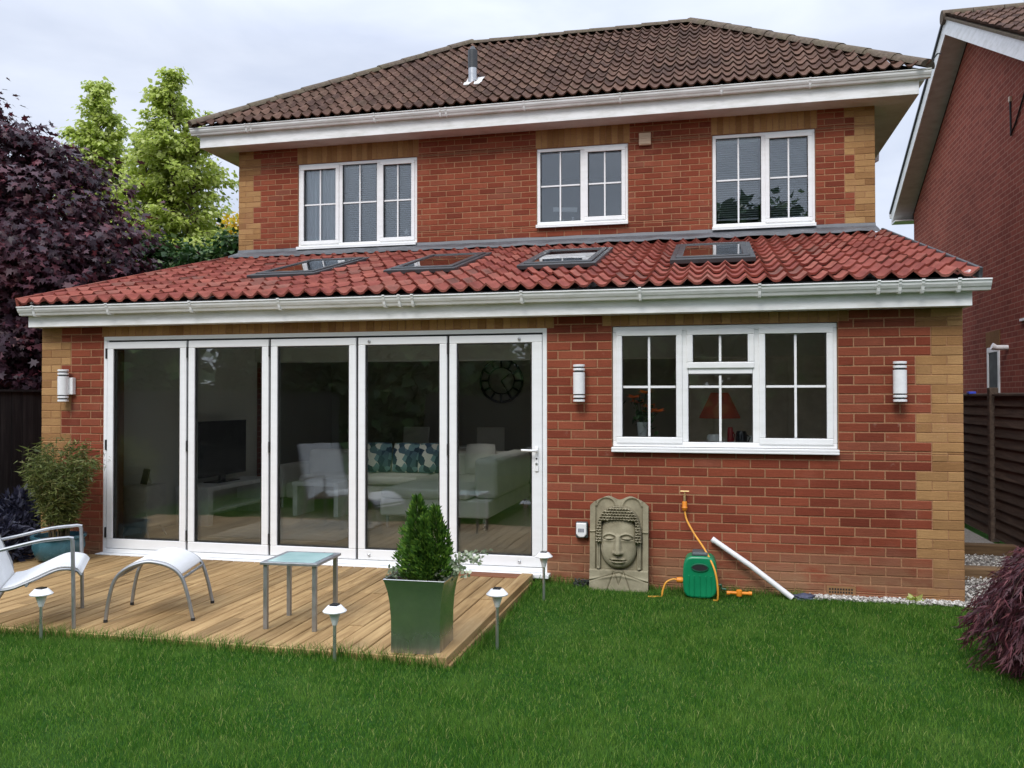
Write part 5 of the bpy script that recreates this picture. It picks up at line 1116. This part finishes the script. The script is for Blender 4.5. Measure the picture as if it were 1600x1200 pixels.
for x, y, s_, mt, lab in ((-.42,.25,.42,'leaf_navy','dark blue purple foliage plant between the left fence and the house corner'),(-.05,-.6,.34,'leaf_navy','low dark purple foliage plant in front of the left quoin'),(-.55,-.9,.45,'leaf_dark','dark green bed plant at the foot of the left fence')):
    t = thing('bed_plant', lab, 'plant', (x,y,0), group='plants in the left bed'); n = 1500; d = randdir(n); d[:,2] = np.abs(d[:,2]); r_ = rng.uniform(.3,1,n)**.5
    leaves('foliage', mt, t, d*r_[:,None]*np.array([.36,.36,s_*1.3])+np.array([0,0,.1]), d+rng.normal(size=(n,3))*.5, randdir(n), rng.uniform(.05,.12,n), NARROW*np.array([1.8,1])); MB().tube([(0,0,-.02),(0,0,s_*.6)], .012, 6).build('stem', 'twig', t)
# weeping purple acer at the right edge
ac = thing('weeping_acer', 'low weeping dark red cut-leaf maple bush at the right edge of the lawn', 'shrub', (8.56,-1.80,.02)); wood_ = MB(); P = []; Dv = []
limb(wood_, (0,0,-.02), (-.03,.02,.55), .035, .022, .2)
for i in range(210):
    a = rng.uniform(0,2*PI); tier = i % 3; lvl = rng.uniform(0,1)
    L, z0_, drop = ((.34+.22*lvl, .50+.20*rng.uniform(), .20+.22*rng.uniform()), (.40+.24*lvl, .34+.16*rng.uniform(), .14+.16*rng.uniform()), (.24+.22*lvl, .20+.08*rng.uniform(), .12+.10*rng.uniform()))[tier]
    L *= .85+.3*math.sin(a*2.5+tier)**2; s0 = Vector((-.03,.02,z0_*.75)); top = Vector((L*.55*math.cos(a), L*.55*math.sin(a), z0_+.10)); e = Vector((L*math.cos(a), L*math.sin(a), max(.03, z0_-drop)))
    pts = bez(s0, s0.lerp(top,.6)+Vector((0,0,.10)), top+Vector((.12*math.cos(a),.12*math.sin(a),.01)), e, 14); wood_.tube(pts, [.005-.0003*j for j in range(14)], 4)
    for j, p in enumerate(pts[3:]):
        for _ in range(15):
            q = Vector(p)+Vector(rng.normal(size=3)*.024); P.append((q.x,q.y,max(.02,q.z))); Dv.append((math.cos(a)*.6+rng.normal()*.35, math.sin(a)*.6+rng.normal()*.35, -.75+rng.normal()*.35))
wood_.build('trunk', 'bark', ac, smooth=True); FINGER = np.array([(0,0),(.02,.25),(.17,.62),(.03,.42),(.045,.7),(0,1.15),(-.045,.7),(-.03,.42),(-.17,.62),(-.02,.25)])
leaves('foliage', 'leaf_acer', ac, np.array(P), np.array(Dv), randdir(len(P))+np.array([0,0,.6]), rng.uniform(.05,.095,len(P)), FINGER)

# ------------------------------------------------------------------ lawn
def blades(x0, x1, y0, y1, dens, hmin, hmax, w):
    n = int((x1-x0)*(y1-y0)*dens); x = rng.uniform(x0,x1,n); y = rng.uniform(y0,y1,n)
    keep = ~((x > DX0-.02) & (x < DX1+.13) & (y > DF-.035)) & ~((x > 7.12) & (y > -.10)) & (y < -.015); return x[keep], y[keep], rng.uniform(hmin,hmax,keep.sum()), np.full(keep.sum(), w)
parts = [blades(1.2,9.0,-4.3,-2.2,21000,.014,.036,.0022), blades(4.9,9.0,-2.2,0,17000,.014,.036,.0025), blades(-1,1.2,-4.3,0,2500,.03,.05,.005), blades(-1,9.4,-9,-4.3,1500,.03,.05,.006)]
n = 2600; xe = rng.uniform(1.2,DX1+.1,n); parts.append((xe, DF-.035-np.abs(rng.normal(size=n))*.02, rng.uniform(.05,.105,n), np.full(n,.003)))     # longer uncut grass along the deck
n = 900; ye = rng.uniform(DF,-.1,n); parts.append((DX1+.135+np.abs(rng.normal(size=n))*.02, ye, rng.uniform(.05,.10,n), np.full(n,.003)))
n = 1500; xe = rng.uniform(5.1,7.2,n); parts.append((xe, -.02-np.abs(rng.normal(size=n))*.05, rng.uniform(.05,.09,n), np.full(n,.003)))
n = 240; parts.append((rng.uniform(1.5,8.8,n), rng.uniform(-4.1,-2.6,n), rng.uniform(.05,.075,n), np.full(n,.003)))
x = np.concatenate([p[0] for p in parts]); y = np.concatenate([p[1] for p in parts]); h = np.concatenate([p[2] for p in parts]); w = np.concatenate([p[3] for p in parts]); n = len(x)
h *= 1+.3*np.sin(x*2.3+1.3*np.sin(y*1.7))*np.cos(y*2.9+x*.7)+.22*np.sin(x*7.1+2*np.sin(y*5.3))*np.sin(y*6.7+x*2.2); a = rng.uniform(0,2*PI,n); la = rng.uniform(0,2*PI,n)+.8*np.sin(x*1.9+y*2.3); ln = rng.uniform(.15,.95,n)*h
sx, sy = np.cos(a)*w/2, np.sin(a)*w/2; lx, ly = np.cos(la)*ln, np.sin(la)*ln
V = np.stack([np.stack([x-sx,y-sy,np.zeros(n)],1), np.stack([x+sx,y+sy,np.zeros(n)],1), np.stack([x+lx*.4+sx*.75,y+ly*.4+sy*.75,h*.6],1), np.stack([x+lx*.4-sx*.75,y+ly*.4-sy*.75,h*.6],1), np.stack([x+lx,y+ly,h*.98],1)], 1)
V[:,:,2] += gz(x, y)[:,None]-.004; b = np.arange(n)[:,None]*5; lo = np.concatenate([b+np.array([0,1,2,3]), b+np.array([3,2,4])], 1).reshape(-1); stt = (np.arange(n)[:,None]*7+np.array([0,4])).reshape(-1)
stuff(tag(link('lawn_grass', arr_mesh('lawn_grass', V.reshape(-1,3), lo, stt), 'grass_blade'), 'short green mown lawn grass in front of the house', 'grass'))
pt_ = MB().obox((4.43,-2.88,.03), (.012,.012,.03), Matrix.Rotation(.3,3,'X')).build('daisy_bud', 'lamp_white', None, bevel=.003); tag(pt_, 'tiny white daisy bud in the lawn before the deck', 'flower')
